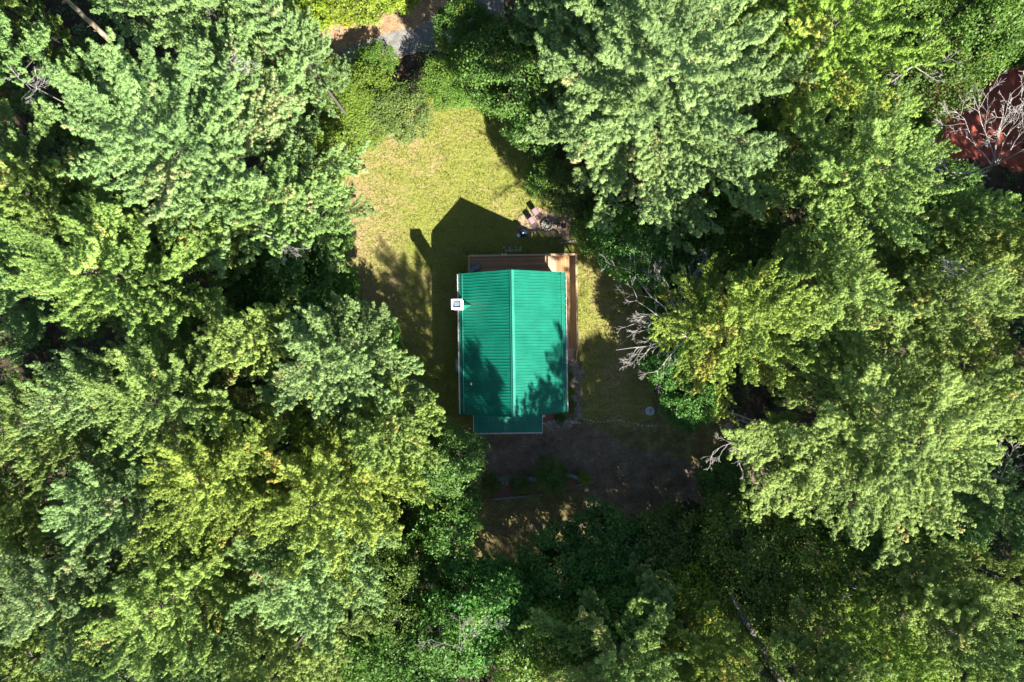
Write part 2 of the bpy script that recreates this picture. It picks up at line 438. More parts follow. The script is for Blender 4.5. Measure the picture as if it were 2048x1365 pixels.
def walls():
    b = MB()
    zt = lambda x: RIDGE - abs(x) * slope - 0.14
    z0 = 0.9
    for ysg, y in ((1, WN), (-1, WS)):
        vs = [(-WX, y, z0), (WX, y, z0), (WX, y, zt(WX)), (0, y, zt(0)), (-WX, y, zt(WX))]
        vs += [(vx, y - ysg * 0.15, vz) for vx, _, vz in vs]
        b.add(vs, [(0, 1, 2, 3, 4), (9, 8, 7, 6, 5), (0, 5, 6, 1), (1, 6, 7, 2), (2, 7, 8, 3), (3, 8, 9, 4), (4, 9, 5, 0)])
    b.box(-WX, -WX + 0.15, WS + 0.15, WN - 0.15, z0, zt(WX)); b.box(WX - 0.15, WX, WS + 0.15, WN - 0.15, z0, zt(WX))
    for z in np.arange(1.0, zt(WX) - 0.1, 0.2):      # lap siding shadows
        b.box(-WX - 0.018, -WX, WS, WN, z, z + 0.03); b.box(WX, WX + 0.018, WS, WN, z, z + 0.03)
        b.box(-WX, WX, WN, WN + 0.018, z, z + 0.03); b.box(-WX, WX, WS - 0.018, WS, z, z + 0.03)
    return b.build('wall', M['wall'], cabin)
walls()
MB().box(-WX + 0.03, WX - 0.03, WS + 0.03, WN - 0.03, -0.1, 0.9).build('foundation', M['found'], cabin)

def ribbed(name, mat, p0, along, down, length, run, pitch=0.2286, parent=None, normal=None, rib=0.02, thick=0.03, rake=None):
    """metal sheet: profile runs along 'along' for length, extruded 'down' for run"""
    p0 = Vector(p0); A = Vector(along).normalized(); D = Vector(down).normalized(); Nn = Vector(normal).normalized()
    prof = []; n = int(round(length / pitch)); pit = length / n
    for i in range(n):
        s = i * pit
        for d, h in ((0.0, 0), (pit * 0.10, rib), (pit * 0.20, rib), (pit * 0.30, 0), (pit * 0.60, 0.0), (pit * 0.65, 0.006), (pit * 0.70, 0.0)):
            prof.append((s + d, h))
    prof.append((length, 0))
    vs = []
    K = 6
    rg = random.Random(5)
    for j in range(K + 1):
        for s, h in prof:
            w = 0.004 * math.sin(s * 1.3 + j * 1.7) + rg.uniform(-0.0015, 0.0015)
            vs.append(p0 + A * s + D * (run * j / K) + Nn * (h + w))
    m = len(prof); fs = []
    for j in range(K):
        for i in range(m - 1):
            fs.append((j * m + i, j * m + i + 1, (j + 1) * m + i + 1, (j + 1) * m + i))
    b = MB(); b.add(vs, fs)
    q = [p0 - Nn * thick, p0 + A * length - Nn * thick, p0 + A * length + D * run - Nn * thick, p0 + D * run - Nn * thick]
    q2 = [x + Nn * (thick - 0.008) for x in q]
    b.add(q + q2, [(0, 1, 2, 3), (7, 6, 5, 4), (0, 4, 5, 1), (1, 5, 6, 2), (2, 6, 7, 3), (3, 7, 4, 0)])
    return b.build(name, mat, parent)

run = math.hypot(HW, RIDGE - EAVE)
roof = empty('roof', (0, 0, 0)); roof.parent = cabin
for sg in (-1, 1):
    nrm = (sg * math.sin(math.atan(slope)), 0, math.cos(math.atan(slope)))
    ribbed('roof_panel', M['roof'], (0, YS, RIDGE), (0, 1, 0), (sg * HW, 0, EAVE - RIDGE), YN - YS, run, parent=roof, normal=nrm)
# ridge cap
b = MB()
for sg in (-1, 1):
    c = math.cos(math.atan(slope)); s_ = math.sin(math.atan(slope))
    w = 0.19
    b.add([(0, YS - .02, RIDGE + 0.075), (0, YN + .02, RIDGE + 0.075), (sg * w * c, YN + .02, RIDGE + 0.05 - w * s_), (sg * w * c, YS - .02, RIDGE + 0.05 - w * s_),
           (0, YS - .02, RIDGE + 0.045), (0, YN + .02, RIDGE + 0.045), (sg * w * c, YN + .02, RIDGE + 0.02 - w * s_), (sg * w * c, YS - .02, RIDGE + 0.02 - w * s_)],
          [(0, 1, 2, 3), (7, 6, 5, 4), (0, 3, 7, 4), (1, 5, 6, 2), (2, 6, 7, 3)])
b.tube([(0, YS - 0.02, RIDGE + 0.06), (0, YN + 0.02, RIDGE + 0.06)], 0.04, 10)
b.build('ridge_cap', M['ridge'], roof)
# rake trim at both gables
for y in (YS - 0.03, YN):
    for sg in (-1, 1):
        MB().bar((sg * 0.004, y + 0.015, RIDGE - 0.03), (sg * (HW - 0.01), y + 0.015, EAVE - 0.03), 0.028, 0.16, up=(0, 0, 1)).build('rake_trim', M['roof'], roof)
# gutters, snow rails
for sg in (-1, 1):
    x = sg * (HW + 0.055); b = MB(); rg = random.Random(3 + sg)
    b.box(x - 0.06, x + 0.06, YS, YN, EAVE - 0.15, EAVE - 0.135)
    b.box(x + sg * 0.045 - 0.014, x + sg * 0.045 + 0.014, YS, YN, EAVE - 0.135, EAVE - 0.01)
    y = YS + 0.2
    while y < YN:
        b.bar((x - sg * 0.03, y, EAVE - 0.005), (x + sg * 0.04, y, EAVE + 0.004), 0.03, 0.012); y += 0.45
    b.build('gutter', M['gutter'], cabin)
    rx = sg * (HW - 0.27); rz = EAVE + 0.27 * slope + 0.075
    b = MB()
    b.tube([(rx, YS + 0.05, rz), (rx, YN - 0.05, rz)], 0.022, 8)
    y = YS + 0.3
    while y < YN:
        b.box(rx - 0.02, rx + 0.02, y - 0.02, y + 0.02, rz - 0.07, rz); y += 0.9
    b.build('snow_rail', M['ridge'], roof)
# vent pipes
def roof_z(x): return RIDGE - abs(x) * slope
for vx, vy in ((-3.2, -3.05),):
    b = MB(); b.lathe([(0.11, -0.1), (0.10, 0.03), (0.045, 0.08), (0.045, 0.22), (0.03, 0.225)], (vx, vy, roof_z(vx)), 14)
    b.build('vent_pipe', M['steel'], roof, smooth=False)
# windows and doors for the walls
def window(x0, x1, y, z0, z1, sg, axis):
    f = MB(); g = MB()
    d0, d1 = (0.0, 0.05)
    def bx(bb, a0, a1, c0, c1, e0, e1):
        if axis == 'y': bb.box(a0, a1, min(y + sg * e0, y + sg * e1), max(y + sg * e0, y + sg * e1), c0, c1)
        else: bb.box(min(y + sg * e0, y + sg * e1), max(y + sg * e0, y + sg * e1), a0, a1, c0, c1)
    bx(f, x0 - .07, x0, z0 - .07, z1 + .07, 0.02, 0.06); bx(f, x1, x1 + .07, z0 - .07, z1 + .07, 0.02, 0.06)
    bx(f, x0, x1, z0 - .07, z0, 0.02, 0.06); bx(f, x0, x1, z1, z1 + .07, 0.02, 0.06); bx(f, x0, x1, (z0 + z1) / 2 - .02, (z0 + z1) / 2 + .02, 0.03, 0.055)
    o = f.build('window', M['white'], cabin)
    bx(g, x0, x1, z0, z1, 0.02, 0.035); g.build('pane', M['glass'], o)
for x0, x1 in ((-2.9, -1.8), (-0.6, 0.6), (1.8, 2.9)): window(x0, x1, WN, 1.9, 3.0, 1, 'y')
for y0, y1 in ((-3.8, -2.8), (1.8, 2.9)):
    window(y0, y1, WX, 1.8, 2.8, 1, 'x'); window(y0, y1, -WX, 1.8, 2.8, -1, 'x')
d = MB().box(WX + 0.02, WX + 0.07, -0.2, 0.75, 1.52, 3.15).build('door', M['white'], cabin)
MB().box(WX + 0.07, WX + 0.12, 0.62, 0.67, 2.2, 2.25).build('handle', M['steel'], d)
d = MB().box(-0.5, 0.45, WS - 0.07, WS - 0.02, 0.92, 2.6).build('door', M['white'], cabin)
MB().box(0.32, 0.37, WS - 0.12, WS - 0.07, 1.6, 1.65).build('handle', M['steel'], d)
# chimney with cricket behind
cx, cy, cw, cd = -4.08, 2.95, 0.37, 0.34
ch = MB()
ch.box(cx - cw, cx + cw, cy - cd, cy + cd, 0, 5.42)
for z in np.arange(0.25, 5.3, 0.25):
    ch.box(cx - cw - .01, cx + cw + .01, cy - cd - .01, cy + cd + .01, z, z + 0.02)
ch.box(cx - cw - .04, cx - cw + .08, cy - cd - .04, cy + cd + .04, 5.42, 5.68); ch.box(cx + cw - .08, cx + cw + .04, cy - cd - .04, cy + cd + .04, 5.42, 5.68)
ch.box(cx - cw + .08, cx + cw - .08, cy - cd - .04, cy - cd + .08, 5.42, 5.68); ch.box(cx - cw + .08, cx + cw - .08, cy + cd - .08, cy + cd + .04, 5.42, 5.68)
cho = ch.build('chimney', M['white'], cabin)
fl = MB().box(cx - cw + .085, cx + cw - .085, cy - cd + .085, cy + cd - .085, 5.423, 5.45)
fl.box(cx - 0.19, cx + 0.19, cy - 0.16, cy + 0.16, 5.45, 5.57)
fl.build('flue_cap', M['flue'], cho, bevel=0.01)
# cricket
b = MB(); x0 = cx + cw; xt = x0 + 0.66
zl = roof_z(x0); ap = 0.42
b.add([(x0, cy, zl + ap), (xt, cy, roof_z(xt) + 0.05), (x0 + .02, cy - 0.36, zl + .03), (x0 + .02, cy + 0.36, zl + .03), (x0, cy, zl - 0.1)],
      [(0, 2, 1), (0, 1, 3), (0, 4, 2), (0, 3, 4), (1, 2, 4), (1, 4, 3)])
b.build('cricket', M['roof'], roof)
# porch
PX0, PX1 = -3.12, 2.22; PY0, PY1 = WS + 0.02, -6.98; PZ0, PZ1 = 2.98, 2.70
pd = Vector((0, PY1 - PY0, PZ1 - PZ0)); pn = Vector((0, PZ1 - PZ0, -(PY1 - PY0))).normalized()
pr = ribbed('porch_roof', M['porchroof'], (PX0, PY0, PZ0), (1, 0, 0), pd, PX1 - PX0, pd.length, parent=cabin, normal=pn, pitch=0.21)
g = MB(); g.box(PX0 - .02, PX1 + .02, PY1 - 0.11, PY1 - 0.095, PZ1 - .12, PZ1 + .005); g.box(PX0 - .02, PX1 + .02, PY1 - 0.095, PY1 - 0.01, PZ1 - .12, PZ1 - .105)
g.build('gutter', M['gutter'], pr)
tsm = MB(); ym = PY0 + (PY1 - PY0) * 0.62; tsm.box(PX0 + 0.35, PX1 - 0.35, ym - 0.02, ym + 0.02, PZ0 + (PZ1 - PZ0) * 0.62 + 0.022, PZ0 + (PZ1 - PZ0) * 0.62 + 0.034)
tsm.build('lap_seam', M['black'], pr)
for x in (PX0 - 0.035, PX1 + 0.005): MB().bar((x + .015, PY0, PZ0 + 0.0), (x + .015, PY1, PZ1 + 0.0), 0.028, 0.10).build('rake_trim', M['gutter'], pr)
for x in (PX0 + 0.15, (PX0 + PX1) / 2 - 0.7, (PX0 + PX1) / 2 + 0.7, PX1 - 0.15):
    MB().box(x - 0.07, x + 0.07, PY1 + 0.12, PY1 + 0.26, 0.2, PZ1 - 0.05).build('post', M['rail'], cabin)
MB().box(PX0 + 0.02, PX1 - 0.02, PY1 + 0.05, WS + 0.02, -0.1, 0.2).build('porch_floor', M['found'], cabin)

# ------------------------------------------------------------------ deck
deck = empty('deck', (HX, HY, 0), HR, 'orange brown wooden deck with slatted railing round the north and east sides of the cabin', 'deck')
DZ = 1.50; RZ = 2.15; RH = RZ - DZ - 0.033
DX0, DX1 = -3.40, 5.18; DY1 = 7.00; DY0 = -0.48; SPL = 3.56
rg = random.Random(11)
b = MB(); y = WN + 0.03
while y < DY1 - 0.1:
    xs = [DX0] + sorted(rg.uniform(DX0 + 1, SPL - 1) for _ in range(1)) + [SPL - 0.62]
    for i in range(len(xs) - 1): b.box(xs[i] + .003, xs[i + 1] - .003, y, y + 0.134, DZ - 0.035, DZ, rg.uniform(0.2, 0.8))
    y += 0.142
b.build('deck_boards', M['deckx'], deck)
b = MB(); y = WN + 0.03
while y < DY1 - 0.1:
    b.box(SPL - 0.615, SPL - 0.005, y, y + 0.134, DZ - 0.035, DZ, rg.uniform(0.55, 0.9)); y += 0.142
b.build('landing_boards', M['newwood'], deck)
b = MB(); x = SPL + 0.12
b.box(SPL, SPL + 0.112, WN + 0.02, DY1 - 0.06, DZ - 0.035, DZ, 0.5)
while x < DX1 - 0.05:
    ys = [DY0, rg.uniform(1, 3), rg.uniform(4, 5.5), DY1 - 0.06]
    for i in range(3): b.box(x, min(x + 0.134, DX1), ys[i] + .003, ys[i + 1] - .003, DZ - 0.035, DZ, rg.uniform(0.15, 0.85))
    x += 0.142
b.build('walkway_boards', M['decky'], deck)
b = MB()   # frame below
b.box(DX0, DX1, DY1 - 0.045, DY1, DZ - 0.30, DZ - 0.04); b.box(DX0, DX0 + .04, WN + .03, DY1 - .045, DZ - 0.30, DZ - 0.04)
b.box(DX1 - .04, DX1, DY0, DY1 - .045, DZ - 0.30, DZ - 0.04); b.box(SPL + 0.1, DX1 - .04, DY0, DY0 + .04, DZ - 0.30, DZ - 0.04)
x = DX0 + 0.4
while x < DX1 - 0.1:
    b.box(x, x + 0.04, WN + .03, DY1 - .05, DZ - 0.24, DZ - 0.04); x += 0.4
y = DY0 + 0.4
while y < WN:
    b.box(SPL + .12, DX1 - .045, y, y + .04, DZ - 0.24, DZ - 0.04); y += 0.4
b.build('joists', M['rail'], deck)
def railing(a, c, posts=True):
    a = Vector(a); c = Vector(c); L_ = (c - a).length; d = (c - a).normalized(); up = Vector((0, 0, 1))
    nb = int(L_ / 0.113)
    b = MB()
    for i in range(nb + 1):
        p = a + (c - a) * (i / nb)
        b.bar(p + up * 0.06, p + up * (RH - .03), 0.046, 0.046, up=(0, 1, 0) if abs(d.x) > .5 else (1, 0, 0), tint=rg.uniform(.3, .7))
    b.build('balusters', M['rail'], deck)
    b = MB(); b.bar(a + up * 0.06, c + up * 0.06, 0.045, 0.06); b.bar(a + up * (RH - .05), c + up * (RH - .05), 0.045, 0.06)
    b.build('bottom_rail', M['rail'], deck)
    n = max(1, int(round(L_ / 4.2)))
    b = MB()
    for i in range(n):
        p = a + (c - a) * (i / n); q = a + (c - a) * ((i + 1) / n)
        b.bar(p + up * (RH + .015) + d * .002, q + up * (RH + .015) - d * .002, 0.145, 0.036, tint=rg.uniform(.35, .75))
    b.build('top_rail', M['rail'], deck)
e = 0.05
railing((DX0 + e, DY1 - e, DZ), (DX1 - 0.13, DY1 - e, DZ))
railing((DX0 + e, WN + 0.1, DZ), (DX0 + e, DY1 - 0.13, DZ))
railing((DX1 - e, DY0 + .05, DZ), (DX1 - e, DY1 - 0.05, DZ))
pp = [(x, DY1 - e) for x in np.arange(DX0 + e, DX1 - 0.3, 1.7)] + [(DX1 - e, DY1 - e)] + [(DX1 - e, y) for y in np.arange(DY0 + .05, DY1 - 0.8, 1.75)] + [(SPL + 0.2, DY0 + .1), (SPL + 0.2, 3.0)]
for i, (x, y) in enumerate(pp):
    top = DZ - 0.04 if i >= len(pp) - 2 else RZ - 0.035
    MB().box(x - 0.048, x + 0.048, y - 0.048, y + 0.048, -0.1, top).build('post', M['rail'], deck)
# stairs going down to the south
st = MB(); nst = 6
for i in range(nst):
    z = DZ - (i + 1) * DZ / (nst + 0.6); y1 = DY0 - i * 0.165
    st.box(SPL + 0.18, DX1 - 0.12, y1 - 0.19, y1 - 0.004, z - 0.035, z, rg.uniform(.55, .85))
st.build('stair_treads', M['newwood'], deck)
for x in (SPL + 0.15, DX1 - 0.09): MB().bar((x, DY0, DZ - 0.2), (x, DY0 - 1.05, 0.08), 0.04, 0.24).build('stringer', M['rail'], deck)
s3 = MB(); s3.bar((DX1 - e, DY0 + 0.05, RZ - 0.02), (DX1 - e - .02, DY0 - 1.0, 0.80), 0.10, 0.04)
for i in range(9):
    t = (i + 0.5) / 9; s3.bar((DX1 - e, DY0 - t * 1.0, DZ - t * 1.35 + .05), (DX1 - e, DY0 - t * 1.0, RZ - t * 1.33 - .03), 0.035, 0.035, up=(0, 1, 0))
s3.box(DX1 - e - .045, DX1 - e + .045, DY0 - 1.08, DY0 - 0.99, 0, 0.82)
s3.build('stair_rail', M['rail'], deck)
# two small white solar cap lights on the railing, each a thing that sits on it
def local(x, y, z): return tuple(Matrix.Translation((HX, HY, 0)) @ Matrix.Rotation(HR, 4, 'Z') @ Vector((x, y, z)))
for i, (x, lab) in enumerate(((-0.70, 'small white post light on the north deck railing, the left one of the pair'), (-0.45, 'small white post light on the north deck railing, the right one of the pair'))):
    b = MB(); b.lathe([(0.035, 0), (0.035, 0.05), (0.06, 0.06), (0.055, 0.085), (0.01, 0.10)], (0, 0, 0), 12)
    o = b.build('rail_light', M['white']); o.location = local(x, DY1 + 0.03, RZ - 0.035 + 0.003)
    b2 = MB(); b2.box(-0.02, 0.02, -0.05, 0.0, -0.09, 0.01); b2.build('bracket', M['white'], o)
    tag(o, lab, 'light')

# ------------------------------------------------------------------ chairs
def sling_chair(name, loc, rz, fab, label, back=62, arms=True, L0=0.50, group=None):
    """faces +Y before rotation"""
    t = empty(name, loc, rz, label, 'chair', group); t.scale = (.88, .88, .88)
    w = 0.27; hs = 0.36
    an = math.radians(back)
    sb = Vector((0, -0.22, hs - 0.03)); sf = Vector((0, L0 - 0.22, hs + 0.05))
    bt = sb + Vector((0, -math.cos(an) * 0.72, math.sin(an) * 0.72))
    def panel(p, q, nm):
        b = MB(); N_ = 6; vs = []
        for i in range(N_ + 1):
            s = i / N_; c = p.lerp(q, s)
            dn = 0.03 * math.sin(math.pi * s)
            for xx in (-w + .02, -w * .4, 0, w * .4, w - .02): vs.append((xx, c.y, c.z - dn - 0.012 * (1 - abs(xx) / w)))
        fs = [(i * 5 + k, i * 5 + k + 1, (i + 1) * 5 + k + 1, (i + 1) * 5 + k) for i in range(N_) for k in range(4)]
        b.add(vs, fs)
        o = b.build(nm, fab, t, smooth=True); so = o.modifiers.new('s', 'SOLIDIFY'); so.thickness = 0.012
    panel(sb, sf, 'seat'); panel(bt, sb, 'backrest')
    fr = MB()
    for sx in (-w, w):
        fr.tube([(sx, sf.y, sf.z), (sx, sb.y, sb.z), (sx, bt.y, bt.z)], 0.014, 8)
        if arms:
            fr.tube([(sx * 1.12, sf.y - .02, 0.0), (sx * 1.12, sf.y - .04, 0.52), (sx * 1.12, sf.y - .12, 0.58), (sx * 1.12, sb.y, 0.56), (sx * 1.08, sb.y - 0.12, 0.52)], 0.015, 8)
        else:
            fr.tube([(sx, sf.y - .02, 0.0), (sx, sf.y - 0.02, sf.z)], 0.014, 8)
        fr.tube([(sx * 1.05, sb.y - .16, 0.0), (sx * 1.02, sb.y - .02, sb.z), ], 0.014, 8)
    fr.bar((-w, sf.y, sf.z), (w, sf.y, sf.z), 0.025, 0.025); fr.bar((-w, bt.y, bt.z), (w, bt.y, bt.z), 0.03, 0.03)
    fr.bar((-w * 1.1, sb.y - .1, 0.12), (w * 1.1, sb.y - .1, 0.12), 0.02, 0.02)
    fr.build('frame', M['frame'], t)
    if arms:
        for sx in (-w, w):
            MB().box(sx * 1.12 - 0.03, sx * 1.12 + 0.03, sb.y - .02, sf.y - .08, 0.575, 0.60).build('armrest', M['frame'], t, bevel=0.008)
    return t
def at(px, py, z=0.0): x, y = W(px, py, z); return (x, y, 0.0)
g_ = 'sling chairs round the fire pit'
sling_chair('patio_chair', at(1077, 435), math.radians(215), M['mauve'], 'mauve reclining chair up and left of the fire pit, the upper of two parallel ones', 32, False, 0.5, g_)
sling_chair('patio_chair', at(1070, 452), math.radians(217), M['mauve'], 'mauve chair left of the fire pit, next to the slatted shadow of the deck railing', 38, False, 0.48, g_)
sling_chair('patio_chair', at(1119, 453), math.radians(82), M['mauve'], 'mauve armchair right of the fire pit, facing it, half in shade', 62, True, 0.48, g_)
t = sling_chair('deck_chair', (0, 0, 0), math.radians(-60), M['bluesling'], 'blue grey sling chair in the north west corner of the deck', 30, False, 0.5)
t.location = local(-2.72, 6.12, DZ + .002)
t = sling_chair('deck_chair', (0, 0, 0), math.radians(20), M['bluesling'], 'blue grey chair half hidden under the north edge of the green roof', 60, True, 0.5)
t.location = local(-2.35, 5.22, DZ + .002)
# fire pit
fx, fy = W(1094, 450)
fp = empty('fire_pit', (fx, fy, 0), 0, 'round stone fire pit ring between the mauve chairs', 'fire pit')
rg = random.Random(21); b = MB()
for k in range(15):
    a = 2 * math.pi * k / 15
    b.rock((0.44 * math.cos(a), 0.44 * math.sin(a), 0.10), 0.10, rg, 1.2, rg.uniform(0, .35))
b.build('stone_ring', M['stone'], fp)
MB().lathe([(0.39, 0.0), (0.37, 0.06), (0.2, 0.09), (0.02, 0.10)], n=18).build('ash_bed', M['ash'], fp)
b = MB()
for k in range(6):
    a = rg.uniform(0, math.pi); r = rg.uniform(.2, .3); ox, oy = rg.uniform(-.08, .08), rg.uniform(-.08, .08)
    b.tube([(ox - r * math.cos(a), oy - r * math.sin(a), 0.12), (ox + r * math.cos(a), oy + r * math.sin(a), 0.17 + .02 * k)], 0.03, 7)
b.build('firewood', M['deadwood'], fp)
# kettle grill
gx, gy = W(1046, 470)
gr = empty('kettle_grill', (gx, gy, 0), 0.4, 'dark blue covered kettle grill on the shaded lawn left of the railing shadow', 'grill')
MB().lathe([(0.10, 0.50), (0.24, 0.58), (0.30, 0.70), (0.31, 0.78)], n=24).build('bowl', M['grill'], gr, smooth=True)
MB().lathe([(0.32, 0.78), (0.31, 0.83), (0.25, 0.94), (0.12, 1.01), (0.02, 1.02)], n=24).build('lid', M['grill'], gr, smooth=True)
MB().tube([(-0.07, 0, 1.01), (-0.05, 0, 1.06), (0.05, 0, 1.06), (0.07, 0, 1.01)], 0.012, 8).build('handle', M['steel'], gr)
for k in range(3):
    a = 2 * math.pi * k / 3
    MB().tube([(0.16 * math.cos(a), 0.16 * math.sin(a), 0.56), (0.30 * math.cos(a), 0.30 * math.sin(a), 0.0)], 0.013, 8).build('leg', M['steel'], gr)
MB().box(-0.52, -0.30, -0.12, 0.12, 0.74, 0.76).build('side_shelf', M['steel'], gr)
# hose
b = MB(); pts = []
for px, py in ((1032, 446), (1036, 440), (1038, 433), (1042, 429), (1048, 427), (1056, 424), (1063, 423), (1068, 427)):
    x, y = W(px, py); pts.append((x, y, 0.025))
b.tube(pts, 0.018, 6); o = b.build('garden_hose', M['black'], None, smooth=True)
tag(o, 'thin dark hose curling over the bare soil above the mauve chairs', 'hose')

# stepping stones, edging, pots, lid
def stone_at(px, py, r, label, group, rng, z=0.02, name='stone', flat=0.35, mat='stone'):
    b = MB(); b.rock((0, 0, 0), r, rng, flat, rng.uniform(.4, .9)); o = b.build(name, M[mat])
    x, y = W(px, py); o.location = (x, y, z); o.rotation_euler = (0, 0, rng.uniform(0, 6)); tag(o, label, 'stone', group); return o
rg = random.Random(31)
for px in (1014, 1020, 1026.5, 1033, 1040): stone_at(px + rg.uniform(-.5, .5), 501.5, 0.13, 'pale paving stone in the brighter row against the north side of the deck', 'bright row of paving stones', rg, 0.03, 'paving_stone', 0.3)
for px in (1008, 1020, 1031, 1041): stone_at(px, 496 + rg.uniform(-1, 1), 0.10, 'dim small paving stone in the sparse row farther from the deck', 'dim row of paving stones', rg, 0.01, 'paving_stone', 0.3)
for k in range(22):
    s = k / 21; px = 1166 + s * 146; py = 838 + s * 12 + 3 * math.sin(s * 9)
    stone_at(px + rg.uniform(-2, 2), py + rg.uniform(-1, 1), rg.uniform(.05, .11), 'small pale edging stone in the curved line dividing the shaded yard from the driveway', 'edging stones of the shaded yard', rg, 0.02, 'edging_stone', 0.5)
for k in range(9):
    s = k / 8; stone_at(1122 + s * 26 + rg.uniform(-1, 1), 487 - 5 * s, rg.uniform(.07, .13), 'pale rock in the short line at the lower right corner of the bare patch', 'rocks by the bare patch', rg, 0.03, 'edging_stone', 0.5)
for k in range(14):
    s = k / 13; stone_at(1084 + s * 74 + rg.uniform(-1, 1), 847 - 6 * math.sin(s * 3.1) + rg.uniform(-1, 1), rg.uniform(.08, .15), 'stone edging the mulch bed at the south east cabin corner', 'stones edging the mulch bed', rg, 0.03, 'edging_stone', 0.5)
x, y = W(1299, 822)
cap = empty('well_cap', (x, y, 0), 0.5, 'round pale concrete cap on the shaded yard right of the cabin', 'well cap')
MB().lathe([(0.37, 0.0), (0.37, 0.20), (0.35, 0.23), (0.02, 0.235)], n=28).build('lid', M['concrete'], cap)
b = MB(); b.bar((-0.05, -.02, 0.25), (0.24, 0.06, 0.25), 0.07, 0.03); b.bar((0.05, 0.0, 0.25), (0.10, 0.16, 0.25), 0.05, 0.03); b.build('handle', M['timber'], cap)
MB().lathe([(0.42, -0.05), (0.42, 0.04), (0.38, 0.05), (0.02, 0.05)], n=28).build('base', M['timber'], cap)

def timber_line(pxs, name, label, w=0.22, h=0.3, mat='timber'):
    b = MB(); P_ = [W(*p) for p in pxs]
    for i in range(len(P_) - 1):
        b.bar((*P_[i], h / 2), (*P_[i + 1], h / 2), w, h)
    o = b.build(name, M[mat], bevel=0.02); tag(o, label, 'wall'); return o
timber_line([(992, 956), (1030, 957), (1072, 957), (1096, 953)], 'retaining_wall', 'low grey retaining wall behind the flower pots south of the porch', 0.34, 0.45)
timber_line([(1122, 948), (1142, 951), (1158, 956), (1166, 963)], 'retaining_wall', 'grey curved end of the retaining wall right of the round bush', 0.28, 0.4)
timber_line([(985, 998), (1030, 994), (1085, 989)], 'timber_edge', 'dark timber edging below the bed, left of the bush', 0.14, 0.25)
timber_line([(1150, 972), (1172, 966), (1186, 963)], 'timber_edge', 'short timber edging piece below the leafy plant', 0.14, 0.2)
sheet('planting_bed', [(990, 960), (1090, 958), (1160, 960), (1170, 966), (1120, 985), (1085, 988), (1030, 993), (988, 996)], 0.008, M['mulch'], 14, 0.1, 3)
for i, (px, r, mt, lab) in enumerate(((1006.5, 0.09, 'white', 'small white flower pot, leftmost in the row on the retaining wall'), (1014, 0.10, 'white', 'white flower pot second from left in the row on the retaining wall'),
        (1022, 0.12, 'terra', 'clay flower pot with soil, between white pots on the retaining wall'), (1029, 0.10, 'white', 'white flower pot second from right on the retaining wall'), (1034, 0.08, 'white', 'small white flower pot at the right end of the row on the retaining wall'))):
    x, y = W(px, 963.5 + (i % 2) * .6); pt = empty('flower_pot', (x, y, 0.0), 0, lab, 'flower pot', 'flower pots by the retaining wall')
    MB().lathe([(r * .7, 0.0), (r, 0.42), (r * 1.08, 0.42), (r * 1.08, 0.46), (r * .85, 0.46), (r * .8, 0.40), (0.01, 0.40)], n=16).build('pot', M[mt], pt)
    MB().lathe([(r * .78, 0.405), (0.01, 0.415)], n=12).build('soil', M['mulch'], pt)
b = MB(); b.lathe([(0.05, 0), (0.13, 0.06), (0.16, 0.16), (0.13, 0.26), (0.04, 0.31)], n=16); o = b.build('garden_globe', M['white'], smooth=True)
x, y = W(1086.5, 831); o.location = (x, y, 0.01); tag(o, 'white garden globe in the mulch beside the porch corner', 'garden globe')
# air conditioner
ac = empty('air_conditioner', (-4.53, -2.02, 0), 0, 'grey outdoor air conditioner unit against the west wall of the cabin', 'air conditioner')
ac.location = local(-4.22, -1.75, 0)
MB().box(-0.40, 0.40, -0.44, 0.44, 0.08, 0.88).build('casing', M['acgrey'], ac, bevel=0.03)
b = MB(); b.lathe([(0.34, 0.882), (0.34, 0.90), (0.31, 0.90), (0.31, 0.884)], n=28); b.build('fan_ring', M['white'], ac)
MB().lathe([(0.30, 0.883), (0.01, 0.886)], n=24).build('fan_opening', M['black'], ac)
b = MB()
for k in range(3):
    a = 2 * math.pi * k / 3 + .4; b.bar((0.04 * math.cos(a), 0.04 * math.sin(a), 0.892), (0.27 * math.cos(a), 0.27 * math.sin(a), 0.892), 0.10, 0.008)
b.lathe([(0.06, 0.888), (0.06, 0.91), (0.01, 0.912)], n=12); b.build('fan', M['flue'], ac)
MB().box(-0.5, 0.5, -0.55, 0.55, -0.02, 0.075).build('pad', M['found'], ac)

# ------------------------------------------------------------------ plants
def tri_mesh(name, V, tint, mat, nper):
    """V: (n, nper, 3) array of separate polygons"""
    n = V.shape[0]
    me = bpy.data.meshes.new(name)
    me.vertices.add(n * nper); me.vertices.foreach_set('co', V.reshape(-1).astype(np.float32))
    me.loops.add(n * nper); me.loops.foreach_set('vertex_index', np.arange(n * nper, dtype=np.int32))
    me.polygons.add(n)
    me.polygons.foreach_set('loop_start', np.arange(0, n * nper, nper, dtype=np.int32))
    me.polygons.foreach_set('loop_total', np.full(n, nper, dtype=np.int32))
    at_ = me.attributes.new('tint', 'FLOAT', 'POINT')
    at_.data.foreach_set('value', np.repeat(tint, nper).astype(np.float32))
    me.materials.append(mat); me.update(calc_edges=True)
    return me

def unit(a): return a / (np.linalg.norm(a, axis=-1, keepdims=True) + 1e-9)

